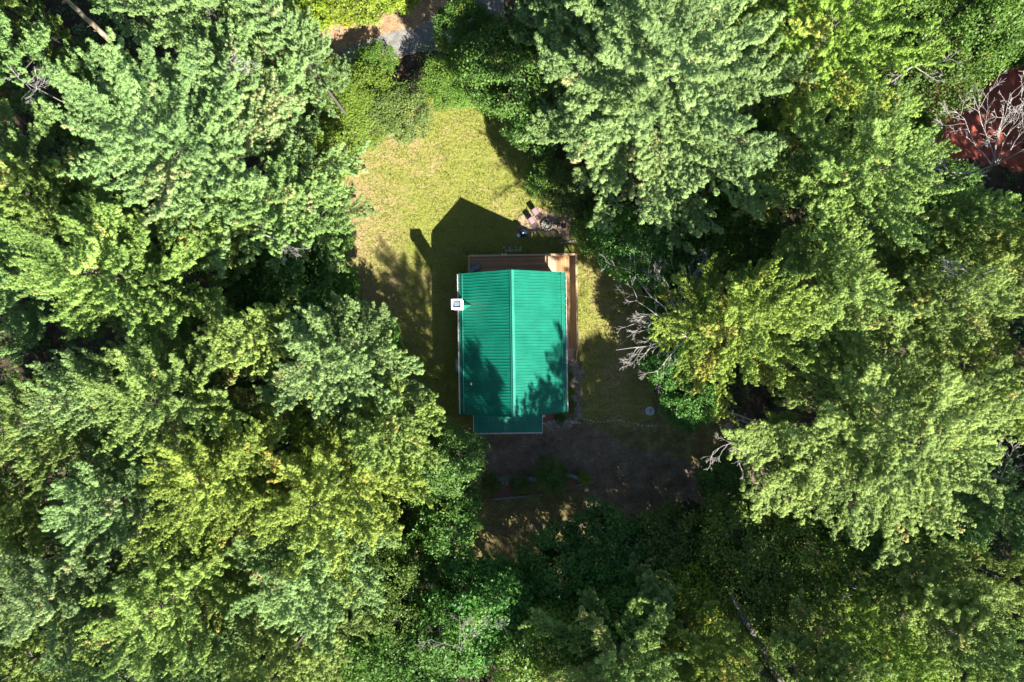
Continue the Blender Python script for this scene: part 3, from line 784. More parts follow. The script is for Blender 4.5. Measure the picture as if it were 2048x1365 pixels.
def tufts(pos, dirs, tint, R, K=10, ln=0.15, wd=0.033, spread=0.9):
    """needle bunches: K thin blades fanning from each point"""
    n = len(pos)
    nn = unit(dirs[:, None, :] * 0.8 + R.normal(0, 0.60, (n, K, 3)) + np.array([0, 0, 0.3]))
    d = unit(np.cross(nn, R.normal(0, 1, (n, K, 3)))); side = np.cross(nn, d)
    l_ = ln * 0.5 * R.uniform(0.7, 1.25, (n, K, 1)); w_ = wd * 0.5 * R.uniform(0.8, 1.3, (n, K, 1))
    p = pos[:, None, :] + nn * R.uniform(0.02, 0.12, (n, K, 1))
    V = np.stack([p - d * l_, p - side * w_ + nn * 0.008, p + d * l_, p + side * w_ + nn * 0.008], axis=2)
    tt = np.clip(np.repeat(tint, K) + R.normal(0, 0.05, n * K), 0, 1)
    return V.reshape(-1, 4, 3), tt

def make_pine(seed, H=24.0, Rm=6.0, base=0.32, gap=0.72, nbr=5, peaky=0.6, dens=1.0):
    R = np.random.RandomState(seed); rr = random.Random(seed)
    wood = MB(); lean = (rr.uniform(-.3, .3), rr.uniform(-.3, .3))
    axis = lambda z: np.array([lean[0] * (z / H) ** 2 * 1.5, lean[1] * (z / H) ** 2 * 1.5, z])
    wood.tube([tuple(axis(H * t)) for t in (0, .1, .3, .5, .7, .85, .96)], [0.34, .28, .22, .17, .11, .06, .025], 8)
    P_, D_, T_ = [], [], []
    z = base * H; a0 = rr.uniform(0, 6)
    lob = [rr.uniform(0.72, 1.15) for _ in range(7)]
    while z < H - 0.5:
        f = (z - base * H) / (H * (1 - base))            # 0 bottom .. 1 top
        prof = (min(1, 0.55 + f * 2.2)) * (1 - f ** (1.6 + peaky)) ** (0.75) * (0.93) + 0.07
        nb = nbr if f < .85 else 4
        a0 += rr.uniform(0.4, 1.0)
        for k in range(nb):
            if rr.random() < 0.12 and f < 0.8: continue
            az = a0 + 2 * math.pi * k / nb + rr.uniform(-.3, .3)
            lb = lob[int((az % (2 * math.pi)) / (2 * math.pi) * 7) % 7]
            L_ = Rm * prof * lb * rr.uniform(0.68, 1.1)
            if L_ < 0.35: L_ = 0.35
            slope0 = -0.05 + 0.75 * f ** 1.5 + rr.uniform(-.12, .15)
            curve = rr.uniform(0.05, 0.30)
            ca, sa = math.cos(az), math.sin(az); bend = rr.uniform(-.25, .25)
            o = axis(z + rr.uniform(-.2, .2))
            def bp(t):
                r_ = L_ * t; ang = bend * t
                x = r_ * math.cos(ang); y = r_ * math.sin(ang)
                return np.array([o[0] + ca * x - sa * y, o[1] + sa * x + ca * y, o[2] + L_ * (slope0 * t - 0.10 * t + curve * t * t)])
            wood.tube([tuple(bp(t) - np.array([0, 0, 0.10])) for t in (0, .3, .6, .88)], [0.015 + .007 * L_, .012 + .005 * L_, .01 + .003 * L_, .007], 5, cap=False)
            btint = 0.45 + rr.uniform(-.25, .25); odd = rr.random() < 0.03
            def plume(p, dv, ln_, wid, up):
                # a feathery spray: tufts in a tapering mound along a rising centre line
                n = max(5, int(ln_ * wid * 165 * dens)); s = R.uniform(0, 1, n) ** 0.8
                sd_ = unit(np.array([-dv[1], dv[0], 0.0])); ww = wid * np.sin(np.pi * np.clip(s * 0.72 + 0.26, 0, 1)) ** 0.8 * (1 + 0.35 * np.sin(s * 14 + p[1] * 5))
                lat = R.uniform(-1, 1, n); lat = np.sign(lat) * np.abs(lat) ** 0.8
                hgt = (1 - lat * lat) * wid * 0.45 + R.normal(0, .05, n)
                q = p[None, :] + dv[None, :] * (ln_ * s)[:, None] + sd_[None, :] * (lat * ww)[:, None]
                q[:, 2] += up * ln_ * s * s + hgt + 0.10 * np.sin(s * 17 + lat * 5 + p[0] * 3)
                P_.append(q); D_.append(unit(sd_[None, :] * lat[:, None] * 0.8 + dv[None, :] * (s[:, None] - .35) * 1.1 + np.array([0, 0, .8])))
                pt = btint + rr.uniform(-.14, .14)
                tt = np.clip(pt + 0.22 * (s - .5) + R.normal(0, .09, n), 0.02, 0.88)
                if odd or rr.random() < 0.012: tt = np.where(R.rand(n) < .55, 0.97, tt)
                T_.append(tt)
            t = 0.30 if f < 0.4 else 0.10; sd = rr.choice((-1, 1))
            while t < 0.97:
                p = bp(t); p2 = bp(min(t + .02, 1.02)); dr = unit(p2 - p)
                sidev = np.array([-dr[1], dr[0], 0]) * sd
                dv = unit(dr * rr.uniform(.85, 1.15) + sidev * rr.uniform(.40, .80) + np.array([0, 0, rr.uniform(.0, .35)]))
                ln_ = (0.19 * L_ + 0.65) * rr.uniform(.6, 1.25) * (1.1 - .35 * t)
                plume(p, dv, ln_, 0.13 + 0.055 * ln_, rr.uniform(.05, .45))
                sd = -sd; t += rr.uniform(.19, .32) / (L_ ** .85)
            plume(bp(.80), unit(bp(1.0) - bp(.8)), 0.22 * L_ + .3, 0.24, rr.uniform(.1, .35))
        z += gap * (1 - 0.35 * f) * rr.uniform(.85, 1.15)
    # leader
    for k in range(10):
        P_.append(axis(H - 0.9 + k * 0.1)[None, :] + R.normal(0, .06, (1, 3))); D_.append(np.array([[0, 0, 1.0]])); T_.append(np.array([.7]))
    P_ = np.concatenate(P_); D_ = np.concatenate(D_); T_ = np.concatenate(T_)
    V, tt = tufts(P_, D_, T_, R)
    return wood, tri_mesh('pine_crown', V, tt, M['needle'], 4), Rm, H

def leaves(pos, nrm, tint, R, size=0.10):
    n = len(pos)
    nn = unit(nrm + R.normal(0, .55, (n, 3)))
    u = unit(np.cross(nn, R.normal(0, 1, (n, 3)))); v = np.cross(nn, u)
    s = size * R.uniform(.5, 1.45, (n, 1))
    a = pos; fold = nn * s * 0.25
    V = np.stack([a - u * s, a - v * s * .62 + fold * .2, a + u * s * 0.95 - fold, a + v * s * .62 + fold * .2], axis=1)
    return V, tint

def make_broad(seed, H=12.0, Rm=4.0, base=0.3, nclump=170, nleaf=70, size=0.12, flat=1.0, csize=0.16):
    R = np.random.RandomState(seed); rr = random.Random(seed)
    wood = MB(); n0 = Vector((0, 0, 0)); fork = Vector((rr.uniform(-.3, .3), rr.uniform(-.3, .3), H * base))
    wood.tube([n0, n0.lerp(fork, .5), fork], [0.026 * H * .6, 0.02 * H * .6, 0.016 * H * .6], 8)
    P_, N_, T_ = [], [], []
    cz = H * (base + 1) / 2; hz = H * (1 - base) / 2
    lob = [(unit(R.normal(0, 1, 3) * [1, 1, .6] + [0, 0, .35]), rr.uniform(.18, .38)) for _ in range(9)]
    limbs = []
    for k in range(7):
        a = 2 * math.pi * k / 7 + rr.uniform(-.3, .3); rl = Rm * rr.uniform(.4, .7)
        e_ = Vector((rl * math.cos(a), rl * math.sin(a), cz + hz * rr.uniform(-.1, .6)))
        m_ = fork.lerp(e_, .5) + Vector((0, 0, -0.06 * H + rr.uniform(-.2, .2)))
        wood.tube([fork, m_, e_], [0.05 + .006 * H, .03 + .003 * H, .02], 6, cap=False); limbs += [m_, e_, m_.lerp(e_, .5)]
    for c in range(nclump):
        d = unit(R.normal(0, 1, 3) + [0, 0, 0.45])
        bulge = 0.72 + sum(w * max(0, float(d @ l)) ** 6 for l, w in lob)
        rad = bulge * R.uniform(0.55, 1.0) ** 0.5
        cen = np.array([d[0] * Rm * rad, d[1] * Rm * rad, cz + d[2] * hz * min(1.1, rad) * flat])
        if cen[2] < H * base * .7: cen[2] = H * base * .7 + rr.uniform(0, .5)
        if c % 3 == 0:
            b0 = min(limbs, key=lambda q: (q - Vector(cen)).length); wood.tube([b0, Vector(cen)], [0.025, .008], 4, cap=False)
        cs = csize * Rm * rr.uniform(.7, 1.3)
        q = R.normal(0, 1, (nleaf, 3)) * [cs, cs, cs * .55]
        q = q * (1 / (1 + 0.25 * np.linalg.norm(q / cs, axis=1, keepdims=True)))
        P_.append(cen + q); N_.append(unit(unit(q + 1e-6) * .5 + d * .5 + [0, 0, 1.0]))
        bt = rr.uniform(.15, .75); tt = np.clip(bt + R.normal(0, .13, nleaf), 0, .88)
        if rr.random() < .02: tt[:] = .96
        T_.append(tt)
    P_ = np.concatenate(P_); N_ = np.concatenate(N_); T_ = np.concatenate(T_)
    V, tt = leaves(P_, N_, T_, R, size)
    return wood, tri_mesh('leafy_crown', V, tt, M['leaf'], 4), Rm, H

PROTO = {}
def proto(kind):
    if kind in PROTO: return PROTO[kind]
    k, s = kind[:-1], int(kind[-1])
    if k == 'pineL': w, c, r, h = make_pine(100 + s, 25, 6.8, 0.36, 1.35, 6, 0.9, 1.0)
    elif k == 'pineM': w, c, r, h = make_pine(200 + s, 22, 4.8, 0.36, 1.20, 6, 0.5, 1.0)
    elif k == 'pineS': w, c, r, h = make_pine(300 + s, 18, 3.0, 0.28, 0.9, 5, 0.15, 1.0)
    elif k == 'broadL': w, c, r, h = make_broad(400 + s, 14, 4.6, 0.35, 210, 125, 0.115, csize=.125)
    elif k == 'broadM': w, c, r, h = make_broad(500 + s, 9, 3.2, 0.30, 130, 100, 0.10, csize=.125)
    elif k == 'bush': w, c, r, h = make_broad(600 + s, 2.6, 1.5, 0.12, 70, 55, 0.07, csize=.18)
    wm = bpy.data.meshes.new('trunk'); wm.from_pydata(w.v, [], w.f); wm.materials.append(M['bark']); wm.polygons.foreach_set('use_smooth', [True] * len(wm.polygons)); wm.update()
    PROTO[kind] = (wm, c, r, h); return PROTO[kind]

TREES = []
def plant(kind, x, y, Rw, Hw, color, name, label, cat, rz, group=None):
    wm, cm, r, h = proto(kind)
    sx = Rw / r; sz = Hw / h
    t = empty(name, (x, y, 0), rz, label, cat, group)
    a = mesh_obj('trunk', wm, t); c = mesh_obj('crown', cm, t)
    for o in (a, c): o.scale = (sx, sx, sz)
    c.color = (*color, 1)
    TREES.append((x, y, Rw, Hw, t))
    return t

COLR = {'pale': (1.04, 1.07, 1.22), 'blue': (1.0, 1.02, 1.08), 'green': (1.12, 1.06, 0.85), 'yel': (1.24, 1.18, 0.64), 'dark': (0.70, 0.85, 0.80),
        'dgreen': (0.90, 1.08, 0.80), 'lit': (1.18, 1.13, 0.85), 'vivid': (2.0, 1.6, 0.6), 'olive': (1.18, 1.08, 0.78), 'dull': (1.35, 1.25, 1.4), 'leafy': (1.45, 1.3, .8)}  # lit and leafy put extra sunlight into the crown tint, dgreen puts in shade
# px, py = centre of the crown in the photograph, r = its radius there, H = height in metres
LIST = [
 # right and upper right
 ('pineL0', 1300, 240, 265, 25, 'pale', 'huge pale green pine right of the lawn, its branches nearest the fire pit'),
 ('pineM0', 1110, 70, 105, 20, 'blue', 'dull blue green pine at the top edge, straight above the right half of the lawn'),
 ('pineM1', 1235, 25, 115, 23, 'pale', 'pale pine cut by the top edge, above the huge pine beside the lawn'),
 ('pineL1', 1600, 120, 185, 24, 'yel', 'broad yellow green pine at the top edge, right of the huge pale pine'),
 ('pineM0', 1440, 40, 90, 23, 'green', 'green pine at the top edge between the huge pale pine and the yellow green pine'),
 ('pineL0', 1650, 385, 175, 24, 'green', 'large green pine below the yellow green pine and left of the red clay'),
 ('broadL0', 1825, 140, 108, 15, 'olive', 'olive broadleaf tree at the left end of the red clay clearing'),
 ('broadL1', 1955, 25, 100, 16, 'green', 'leafy green tree at the top edge above the red clay clearing'),
 ('broadL0', 1790, 20, 95, 15, 'lit', 'bright leafy tree at the top edge right of the yellow green pine'),
 ('broadM0', 2048, 70, 52, 12, 'dgreen', 'dark leafy tree in the upper right corner above the red clay'),
 ('pineL1', 1440, 650, 150, 23, 'yel', 'yellowish pine right of the yard, with bare grey limbs on its left side'),
 ('pineL0', 1728, 855, 246, 23.5, 'lit', 'huge bright green pine right of the yard, the largest in the lower right'),
 ('pineM1', 1600, 600, 130, 23, 'green', 'green pine between the yellowish pine and the large pine below the red clay'),
 ('pineM0', 1800, 620, 120, 24, 'green', 'green pine above the huge bright pine on the right'),
 ('pineL1', 1960, 560, 160, 22, 'olive', 'olive green pine at the right edge, below the dead branches'),
 ('pineM1', 1990, 760, 120, 23, 'yel', 'yellow green pine at the right edge beside the huge bright pine'),
 ('pineM0', 1850, 470, 95, 20, 'green', 'shaded green pine below the dead tree and right of the large green pine'),
 ('pineM1', 2020, 460, 75, 20, 'lit', 'light green pine at the right edge just under the dead branches'),
 ('pineS0', 1990, 1010, 85, 20, 'dark', 'dark slender pine at the right edge, below the huge bright pine'),
 # upper left
 ('pineL0', 490, 92, 150, 25, 'pale', 'broad pale pine at the top edge, left of the gravel road'),
 ('pineL1', 430, 340, 220, 26, 'pale', 'huge pale green pine left of the lawn'),
 ('pineM1', 612, 120, 70, 22, 'pale', 'pale pine at the left end of the tan road verge'),
 ('pineM0', 532, 215, 100, 23, 'pale', 'pale pine between the gravel road and the huge pine left of the lawn'),
 ('pineM1', 600, 430, 115, 20, 'blue', 'low pale branches of a pine reaching the left edge of the lawn'),
 ('pineM1', 32, 145, 104, 24, 'pale', 'pale pine at the left edge near the top'),
 ('pineM0', 0, 8, 72, 22, 'green', 'green pine in the upper left corner, left of the fallen log'),
 ('pineM0', 292, 12, 48, 23, 'pale', 'small pale pine at the top edge right of the fallen log'),
 ('broadM0', 160, 150, 66, 7, 'lit', 'round yellow green tree below the fallen log, the upper of two'),
 ('broadM1', 185, 228, 75, 9, 'vivid', 'round yellow green tree left of the huge pine, the lower of two'),
 ('broadM1', 250, 155, 52, 6, 'vivid', 'small yellow green tree squeezed against the broad pale pine'),
 ('pineL1', 50, 370, 165, 24, 'blue', 'blue green pine at the left edge in the upper half'),
 ('pineS0', 170, 420, 95, 23, 'lit', 'pointed pine with pinkish tips, between the left edge and the huge pine'),
 ('broadM0', 290, 450, 90, 10, 'dgreen', 'dark shaded tree in the gap under the huge pine on the left'),
 # middle left
 ('pineL0', 330, 575, 175, 25, 'lit', 'broad yellow tipped pine in the middle of the left half'),
 ('pineM0', 80, 590, 130, 24, 'pale', 'pale pine at the left edge at mid height'),
 ('pineM0', 470, 480, 95, 19, 'green', 'shaded green pine between the two big pines left of the lawn'),
 ('broadL1', 560, 570, 110, 14, 'dgreen', 'dark green tree between the yellow tipped pine and the shaded lawn'),
 ('pineS1', 565, 680, 90, 22, 'lit', 'pointed pine rising out of the shade left of the lawn'),
 ('pineM1', 696, 738, 132, 22, 'pale', 'blue tinged pine just left of the shaded yard, level with the cabin'),
 ('pineL1', 430, 780, 165, 24, 'green', 'green pine with upswept branches in the lower left half'),
 ('pineM1', 298, 785, 102, 24, 'pale', 'pale upswept pine left of the green pine in the lower left half'),
 ('pineL0', 168, 835, 124, 25, 'green', 'large green pine near the left edge, right of the dark gap with a log'),
 ('pineM0', 792, 850, 116, 20, 'green', 'green pine at the lower left corner of the yard'),
 ('pineL1', 700, 960, 175, 23, 'yel', 'broad yellow green pine below and left of the cabin'),
 ('pineL0', 520, 920, 165, 24, 'yel', 'yellow green pine between two other large pines in the lower left'),
 # lower left
 ('pineM0', 330, 950, 130, 24, 'pale', 'pale pine above the dark gaps in the lower left'),
 ('pineM1', 70, 990, 120, 24, 'lit', 'light pine at the left edge above the dark gap'),
 ('pineM0', 60, 1130, 105, 21, 'blue', 'blue green pine at the left edge under the dark gap'),
 ('pineL0', 240, 1120, 150, 23, 'pale', 'pinkish tipped pale pine in the lower left'),
 ('pineL1', 430, 1130, 160, 24, 'lit', 'light pine in the middle of the lower left quarter'),
 ('pineM1', 650, 1110, 140, 22, 'pale', 'pale pine bordering the dark woodland below the cabin'),
 ('pineM1', 590, 1290, 125, 23, 'green', 'green pine at the bottom edge left of the dark woodland'),
 ('pineL0', 330, 1290, 150, 24, 'pale', 'pale pine at the bottom edge in the lower left'),
 ('pineM0', 130, 1280, 130, 24, 'lit', 'light pine in the lower left corner'),
 ('pineS1', 470, 1260, 80, 22, 'blue', 'slim blue green pine at the bottom edge between two pale pines'),
 ('broadL0', 770, 1190, 85, 13, 'lit', 'leafy tree at the right border of the lower left pines'),
 ('broadL1', 710, 1320, 95, 13, 'lit', 'leafy tree on the bottom edge right of the green pine'),
 # lower centre, in shade
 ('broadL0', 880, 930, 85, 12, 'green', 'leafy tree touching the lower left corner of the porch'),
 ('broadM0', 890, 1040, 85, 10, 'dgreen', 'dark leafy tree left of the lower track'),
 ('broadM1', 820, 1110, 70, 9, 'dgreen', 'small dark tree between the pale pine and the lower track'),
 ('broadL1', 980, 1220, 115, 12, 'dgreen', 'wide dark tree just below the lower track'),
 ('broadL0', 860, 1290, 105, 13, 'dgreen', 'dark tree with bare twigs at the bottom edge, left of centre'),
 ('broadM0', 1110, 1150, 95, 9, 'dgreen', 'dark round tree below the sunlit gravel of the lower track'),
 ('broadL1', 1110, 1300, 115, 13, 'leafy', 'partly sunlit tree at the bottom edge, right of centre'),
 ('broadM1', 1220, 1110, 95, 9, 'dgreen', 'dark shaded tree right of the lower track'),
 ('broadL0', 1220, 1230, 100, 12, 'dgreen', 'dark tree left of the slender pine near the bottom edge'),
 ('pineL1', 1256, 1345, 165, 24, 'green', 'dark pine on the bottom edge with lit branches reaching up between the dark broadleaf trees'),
 ('pineM0', 1290, 1480, 150, 23, 'green', 'green pine added below the dark pine at the bottom edge to deepen the roof shadow'),  # mostly out of view, added to thicken the tree shadow on the roof
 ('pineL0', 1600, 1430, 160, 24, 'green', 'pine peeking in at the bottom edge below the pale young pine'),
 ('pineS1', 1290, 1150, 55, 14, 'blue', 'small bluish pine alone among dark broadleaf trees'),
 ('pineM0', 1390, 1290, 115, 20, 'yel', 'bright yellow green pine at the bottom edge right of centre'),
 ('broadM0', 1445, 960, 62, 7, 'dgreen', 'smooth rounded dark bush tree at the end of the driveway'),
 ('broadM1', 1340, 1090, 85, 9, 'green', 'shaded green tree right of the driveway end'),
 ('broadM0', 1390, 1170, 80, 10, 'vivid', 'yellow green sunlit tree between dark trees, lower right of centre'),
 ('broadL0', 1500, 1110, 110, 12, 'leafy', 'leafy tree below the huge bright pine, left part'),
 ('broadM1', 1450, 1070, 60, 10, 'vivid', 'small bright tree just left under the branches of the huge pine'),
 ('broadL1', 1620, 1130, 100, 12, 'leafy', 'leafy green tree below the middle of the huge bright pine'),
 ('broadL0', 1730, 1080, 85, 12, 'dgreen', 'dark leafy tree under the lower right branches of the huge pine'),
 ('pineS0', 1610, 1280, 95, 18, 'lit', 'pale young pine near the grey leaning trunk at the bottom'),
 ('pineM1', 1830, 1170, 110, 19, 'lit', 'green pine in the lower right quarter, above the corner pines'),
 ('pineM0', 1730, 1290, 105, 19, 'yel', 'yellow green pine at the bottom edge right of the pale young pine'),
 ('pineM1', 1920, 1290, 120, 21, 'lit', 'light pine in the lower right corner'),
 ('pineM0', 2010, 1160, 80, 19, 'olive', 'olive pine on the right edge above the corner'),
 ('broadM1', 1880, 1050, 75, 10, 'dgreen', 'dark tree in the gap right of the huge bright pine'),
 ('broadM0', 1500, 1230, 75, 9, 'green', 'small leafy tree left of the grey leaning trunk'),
 # top centre, beside the road
 ('broadM0', 605, 8, 66, 7, 'vivid', 'bright yellow green tree at the top edge left of the road, first from left'),
 ('broadM1', 697, -8, 66, 7, 'vivid', 'bright yellow green tree at the top edge over the tan road verge, in the middle'),
 ('broadM0', 790, -32, 66, 7, 'vivid', 'bright yellow green tree at the top edge, rightmost over the road verge'),
 ('broadM1', 545, 60, 45, 8, 'dull', 'greyish shrub between the broad pale pine and the tan verge'),
 ('broadM0', 748, 124, 44, 2.8, 'green', 'leafy tree on the lawn side of the road with its shadow on the gravel'),
 ('broadL1', 940, 55, 62, 10, 'dgreen', 'dark shaded tree at the top edge right of the road'),
 ('broadM1', 893, 172, 54, 3.6, 'leafy', 'green tree between the road and the tip of the lawn'),
 ('broadL0', 700, 208, 90, 4.2, 'leafy', 'leafy green tree at the upper left border of the lawn'),
 ('broadM0', 795, 222, 66, 4.0, 'dull', 'greyish green shrubby tree on the upper left border of the lawn'),
 ('broadL1', 990, 130, 95, 13, 'dgreen', 'dark tree above the upper right tip of the lawn'),
 ('broadM1', 935, 172, 46, 4, 'leafy', 'green bush at the upper tip of the lawn'),
 ('broadM0', 655, 300, 62, 7, 'leafy', 'leafy bright bush tree on the left border of the lawn, below the dry tip'),
 ('broadM1', 630, 372, 54, 7, 'leafy', 'leafy tree on the left border of the lawn beside the dry grass'),
 ('broadM0', 645, 480, 62, 7, 'dgreen', 'dark bush tree on the left border of the lawn, level with the house shadow'),
 ('broadM1', 660, 580, 62, 7, 'dgreen', 'dark tree left of the dappled part of the lawn'),
 ('broadM0', 755, 690, 60, 7, 'dgreen', 'low dark tree left of the yard, level with the middle of the roof'),
 ('broadM1', 1065, 250, 60, 9, 'dgreen', 'dark tree in the shade along the right border of the lawn'),
 ('broadM0', 1085, 355, 42, 6, 'green', 'small leafy tree poking into the right border of the lawn'),
 ('broadM1', 1140, 385, 55, 7, 'green', 'leafy tree just above the fire pit'),
 ('broadM0', 1195, 465, 50, 7, 'green', 'leafy tree to the right of the fire pit'),
 ('broadL0', 1290, 490, 85, 12, 'dgreen', 'dark leafy tree at the top right of the side yard'),
 ('broadM1', 1370, 510, 60, 10, 'dgreen', 'dark tree behind the bare grey twigs right of the side yard'),
 ('broadM0', 1345, 720, 65, 6, 'dgreen', 'dark bushy tree at the right border of the side yard, under the dead limbs'),
 ('broadM1', 1330, 625, 50, 6, 'dgreen', 'dark bushy tree in the deep shade above the dead limbs'),
 ('broadM0', 1375, 805, 60, 6, 'dgreen', 'dark bushy tree right of the round concrete cap'),
 ('broadL1', 1480, 480, 90, 13, 'green', 'leafy tree in the gap below the huge pale pine'),
 ('broadL0', 1500, 340, 85, 14, 'dgreen', 'dark tree in the gap between the huge pale pine and the large green pine'),
 ('broadL1', 1760, 285, 72, 12, 'olive', 'olive twiggy tree on the lower left border of the red clay'),
 ('broadL0', 1860, 400, 75, 8, 'dgreen', 'dark tree under the dead branches on the right'),
 ('bush0', 1103, 962, 38, 3.0, 'dgreen', 'round dark green bush on the planting bed south of the porch'),
 ('bush1', 1042, 972, 20, 1.8, 'dgreen', 'small dark bush right of the flower pots'),
 ('bush0', 986, 968, 22, 2.0, 'green', 'small green bush left of the flower pots'),
 ('bush1', 1168, 958, 13, 0.8, 'vivid', 'small light leafy plant at the right end of the retaining wall'),
 ('bush1', 1137, 752, 10, 0.9, 'lit', 'narrow green shrub against the east wall, the upper of three'),
 ('bush0', 1138, 785, 11, 1.0, 'vivid', 'green shrub against the east wall, the middle of three'),
 ('bush1', 1140, 815, 12, 1.0, 'green', 'green shrub against the east wall, the lowest, at the roof corner'),
 ('bush0', 1122, 836, 12, 0.9, 'dgreen', 'dark low plant beside the mulch bed at the south east cabin corner'),
]
rt = random.Random(77)
ZC = {'pineL': .62, 'pineM': .62, 'pineS': .6, 'broadL': .75, 'broadM': .7, 'bush': .6}
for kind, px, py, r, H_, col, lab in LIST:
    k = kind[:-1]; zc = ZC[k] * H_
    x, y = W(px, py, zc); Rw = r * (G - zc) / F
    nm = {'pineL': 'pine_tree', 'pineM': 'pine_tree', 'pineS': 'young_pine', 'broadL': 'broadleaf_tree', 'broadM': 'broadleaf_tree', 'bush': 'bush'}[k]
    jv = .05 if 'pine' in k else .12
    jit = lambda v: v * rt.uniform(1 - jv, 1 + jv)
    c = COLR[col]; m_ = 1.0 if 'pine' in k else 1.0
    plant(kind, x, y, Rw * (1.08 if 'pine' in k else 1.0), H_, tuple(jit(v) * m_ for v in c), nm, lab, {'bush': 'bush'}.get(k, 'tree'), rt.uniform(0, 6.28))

# woods continuing beyond the edges of the frame: they cast the long morning shadows
LITZ = [[W(*p) for p in q] for q in ([(700, 300), (820, 240), (950, 205), (1010, 270), (1040, 370), (1110, 430), (1120, 520), (870, 530), (800, 540), (720, 500)],
                                      [(1120, 480), (1165, 480), (1165, 710), (1135, 710)])]
LITZ.append([(-7.3, 6.7), (-7.3, 10.4), (.7, 10.4), (.7, 5.2), (-1.3, 2.7), (-3, .2), (-5.3, 4.2)])   # where sun on the upper roof would reach the ground
def shades_lit(x, y, H_, Rw):
    for f in (0.45, 0.6, 0.75, 0.9, 0.98):
        z = H_ * f; rr_ = Rw * (1.0 if f < .8 else .5)
        sx, sy = x + SHX * z, y + SHY * z
        for q in LITZ:
            if in_poly(sx, sy, q) or any(in_poly(sx + rr_ * .65 * math.cos(a), sy + rr_ * .65 * math.sin(a), q) for a in np.arange(0, 6.28, 0.8)): return True
    return False
ro = random.Random(5)
cands = []
for gx_ in np.arange(-50, 64, 6.6):
    for gy_ in np.arange(-56, 38, 6.6):
        x = gx_ + ro.uniform(-1.5, 1.5); y = gy_ + ro.uniform(-1.5, 1.5)
        H_ = ro.uniform(20, 25); Rw = ro.uniform(3.6, 4.6)
        if y < -24 and not (3 < x < 21): H_ *= 0.52
        elif x > 28: H_ *= 0.8 if y > -10 else 0.6
        # image position of the crown
        zc = .62 * H_; k = F / (G - zc); ix = 1024 + x * k; iy = 682.5 - y * k; rp = Rw * k
        if -rp * 1.05 < ix < 2048 + rp * 1.05 and -rp * 1.05 < iy < 1365 + rp * 1.05: continue
        if any(math.hypot(x - q[0], y - q[1]) < 3.2 for q in TREES): continue
        kk = F / (G - 3)
        cands.append((x, y, Rw, H_))
nout = 0
for x, y, Rw, H_ in cands:
    if shades_lit(x, y, H_, Rw): continue
    if 3 < x < 21 and y < -24 and ro.random() < .60: continue
    plant(ro.choice(['pineM0', 'pineM1']), x, y, Rw, H_, COLR[ro.choice(['green', 'pale', 'lit'])], 'pine_tree',
          'tall pine of the surrounding forest, standing wholly beyond the edge of the picture', 'tree', ro.uniform(0, 6.28), 'pines beyond the frame')
    nout += 1
print('TREES', len(TREES), 'outside', nout)

# ------------------------------------------------------------------ dead wood
def limb_into(b, a, c, r0, rng, depth=0, sag=0.0):
    if depth == 0: r0 *= .8
    a = Vector(a); c = Vector(c); L_ = (c - a).length; n = 5
    pts = [a]
    for i in range(1, n + 1):
        t = i / n; p = a.lerp(c, t) + Vector((rng.uniform(-1, 1), rng.uniform(-1, 1), rng.uniform(-1, 1))) * L_ * 0.03 + Vector((0, 0, sag * L_ * (t - 1) * t))
        pts.append(p)
    rad = [max(0.008, r0 * (1 - 0.8 * i / n)) for i in range(n + 1)]
    b.tube(pts, rad, 6 if depth == 0 else 4, cap=False)
    if depth < 3 and L_ > 0.35:
        d = (c - a).normalized()
        for k in range(rng.randint(5, 7) if depth == 0 else rng.randint(3, 5)):
            t = rng.uniform(.35, 1.0); i = min(n - 1, int(t * n)); p = pts[i].lerp(pts[i + 1], t * n - i)
            side = d.cross(Vector((rng.uniform(-.4, .4), rng.uniform(-.4, .4), 1))).normalized() * rng.choice((-1, 1))
            dd = (d * rng.uniform(.6, 1.1) + side * rng.uniform(.4, .9) + Vector((0, 0, rng.uniform(-.2, .3)))).normalized()
            limb_into(b, p, p + dd * L_ * rng.uniform(.2, .42), max(.008, r0 * 0.42), rng, depth + 1)

def snag(name, base, z_or, limbs, label, seed, r0=0.04, tr=1.0, mat='deadwood'):
    """standing dead wood: limbs fan out from one point of a bare trunk"""
    rng = random.Random(seed)
    ox, oy = W(base[0], base[1], z_or)
    t = empty(name, (ox, oy, 0), 0, label, 'dead tree')
    b = MB(); b.tube([(0, 0, 0), (0.05, 0.05, z_or * .5), (0, 0, z_or + .3)], [0.13 * tr, .08 * tr, .045 * tr], 8); b.build('trunk', M[mat], t)
    for (px, py, z) in limbs:
        x, y = W(px, py, z); lb = MB(); limb_into(lb, (0, 0, z_or + rng.uniform(-.4, .2)), (x - ox, y - oy, z), r0, rng)
        lb.build('dead_limb', M[mat], t)
    return t
snag('dead_tree', (1376, 675), 13, [(1236, 700, 12), (1272, 598, 13), (1255, 535, 11), (1325, 550, 12), (1310, 745, 11), (1268, 650, 12.5), (1295, 700, 11.5)],
     'bare grey limbs reaching over the side yard from the yellowish pine', 1, 0.07)
snag('dead_tree', (1385, 640), 10, [(1340, 520, 11), (1375, 530, 12), (1388, 540, 12)], 'thin upright bare twigs in the dark gap above the side yard', 2, 0.04)
snag('dead_tree', (1990, 330), 14, [(1905, 215, 16), (1945, 190, 17), (2020, 190, 18), (2048, 210, 18), (2060, 250, 17), (2065, 290, 17), (2000, 235, 17)],
     'large bleached dead tree with many fanned branches over the red clay', 3, 0.045)
snag('dead_tree', (1900, 345), 12, [(1812, 358, 12), (1860, 300, 13), (1880, 310, 13), (1970, 350, 12), (1850, 330, 12)], 'grey dead tree with long low branches left of the large bleached one', 4, 0.06)
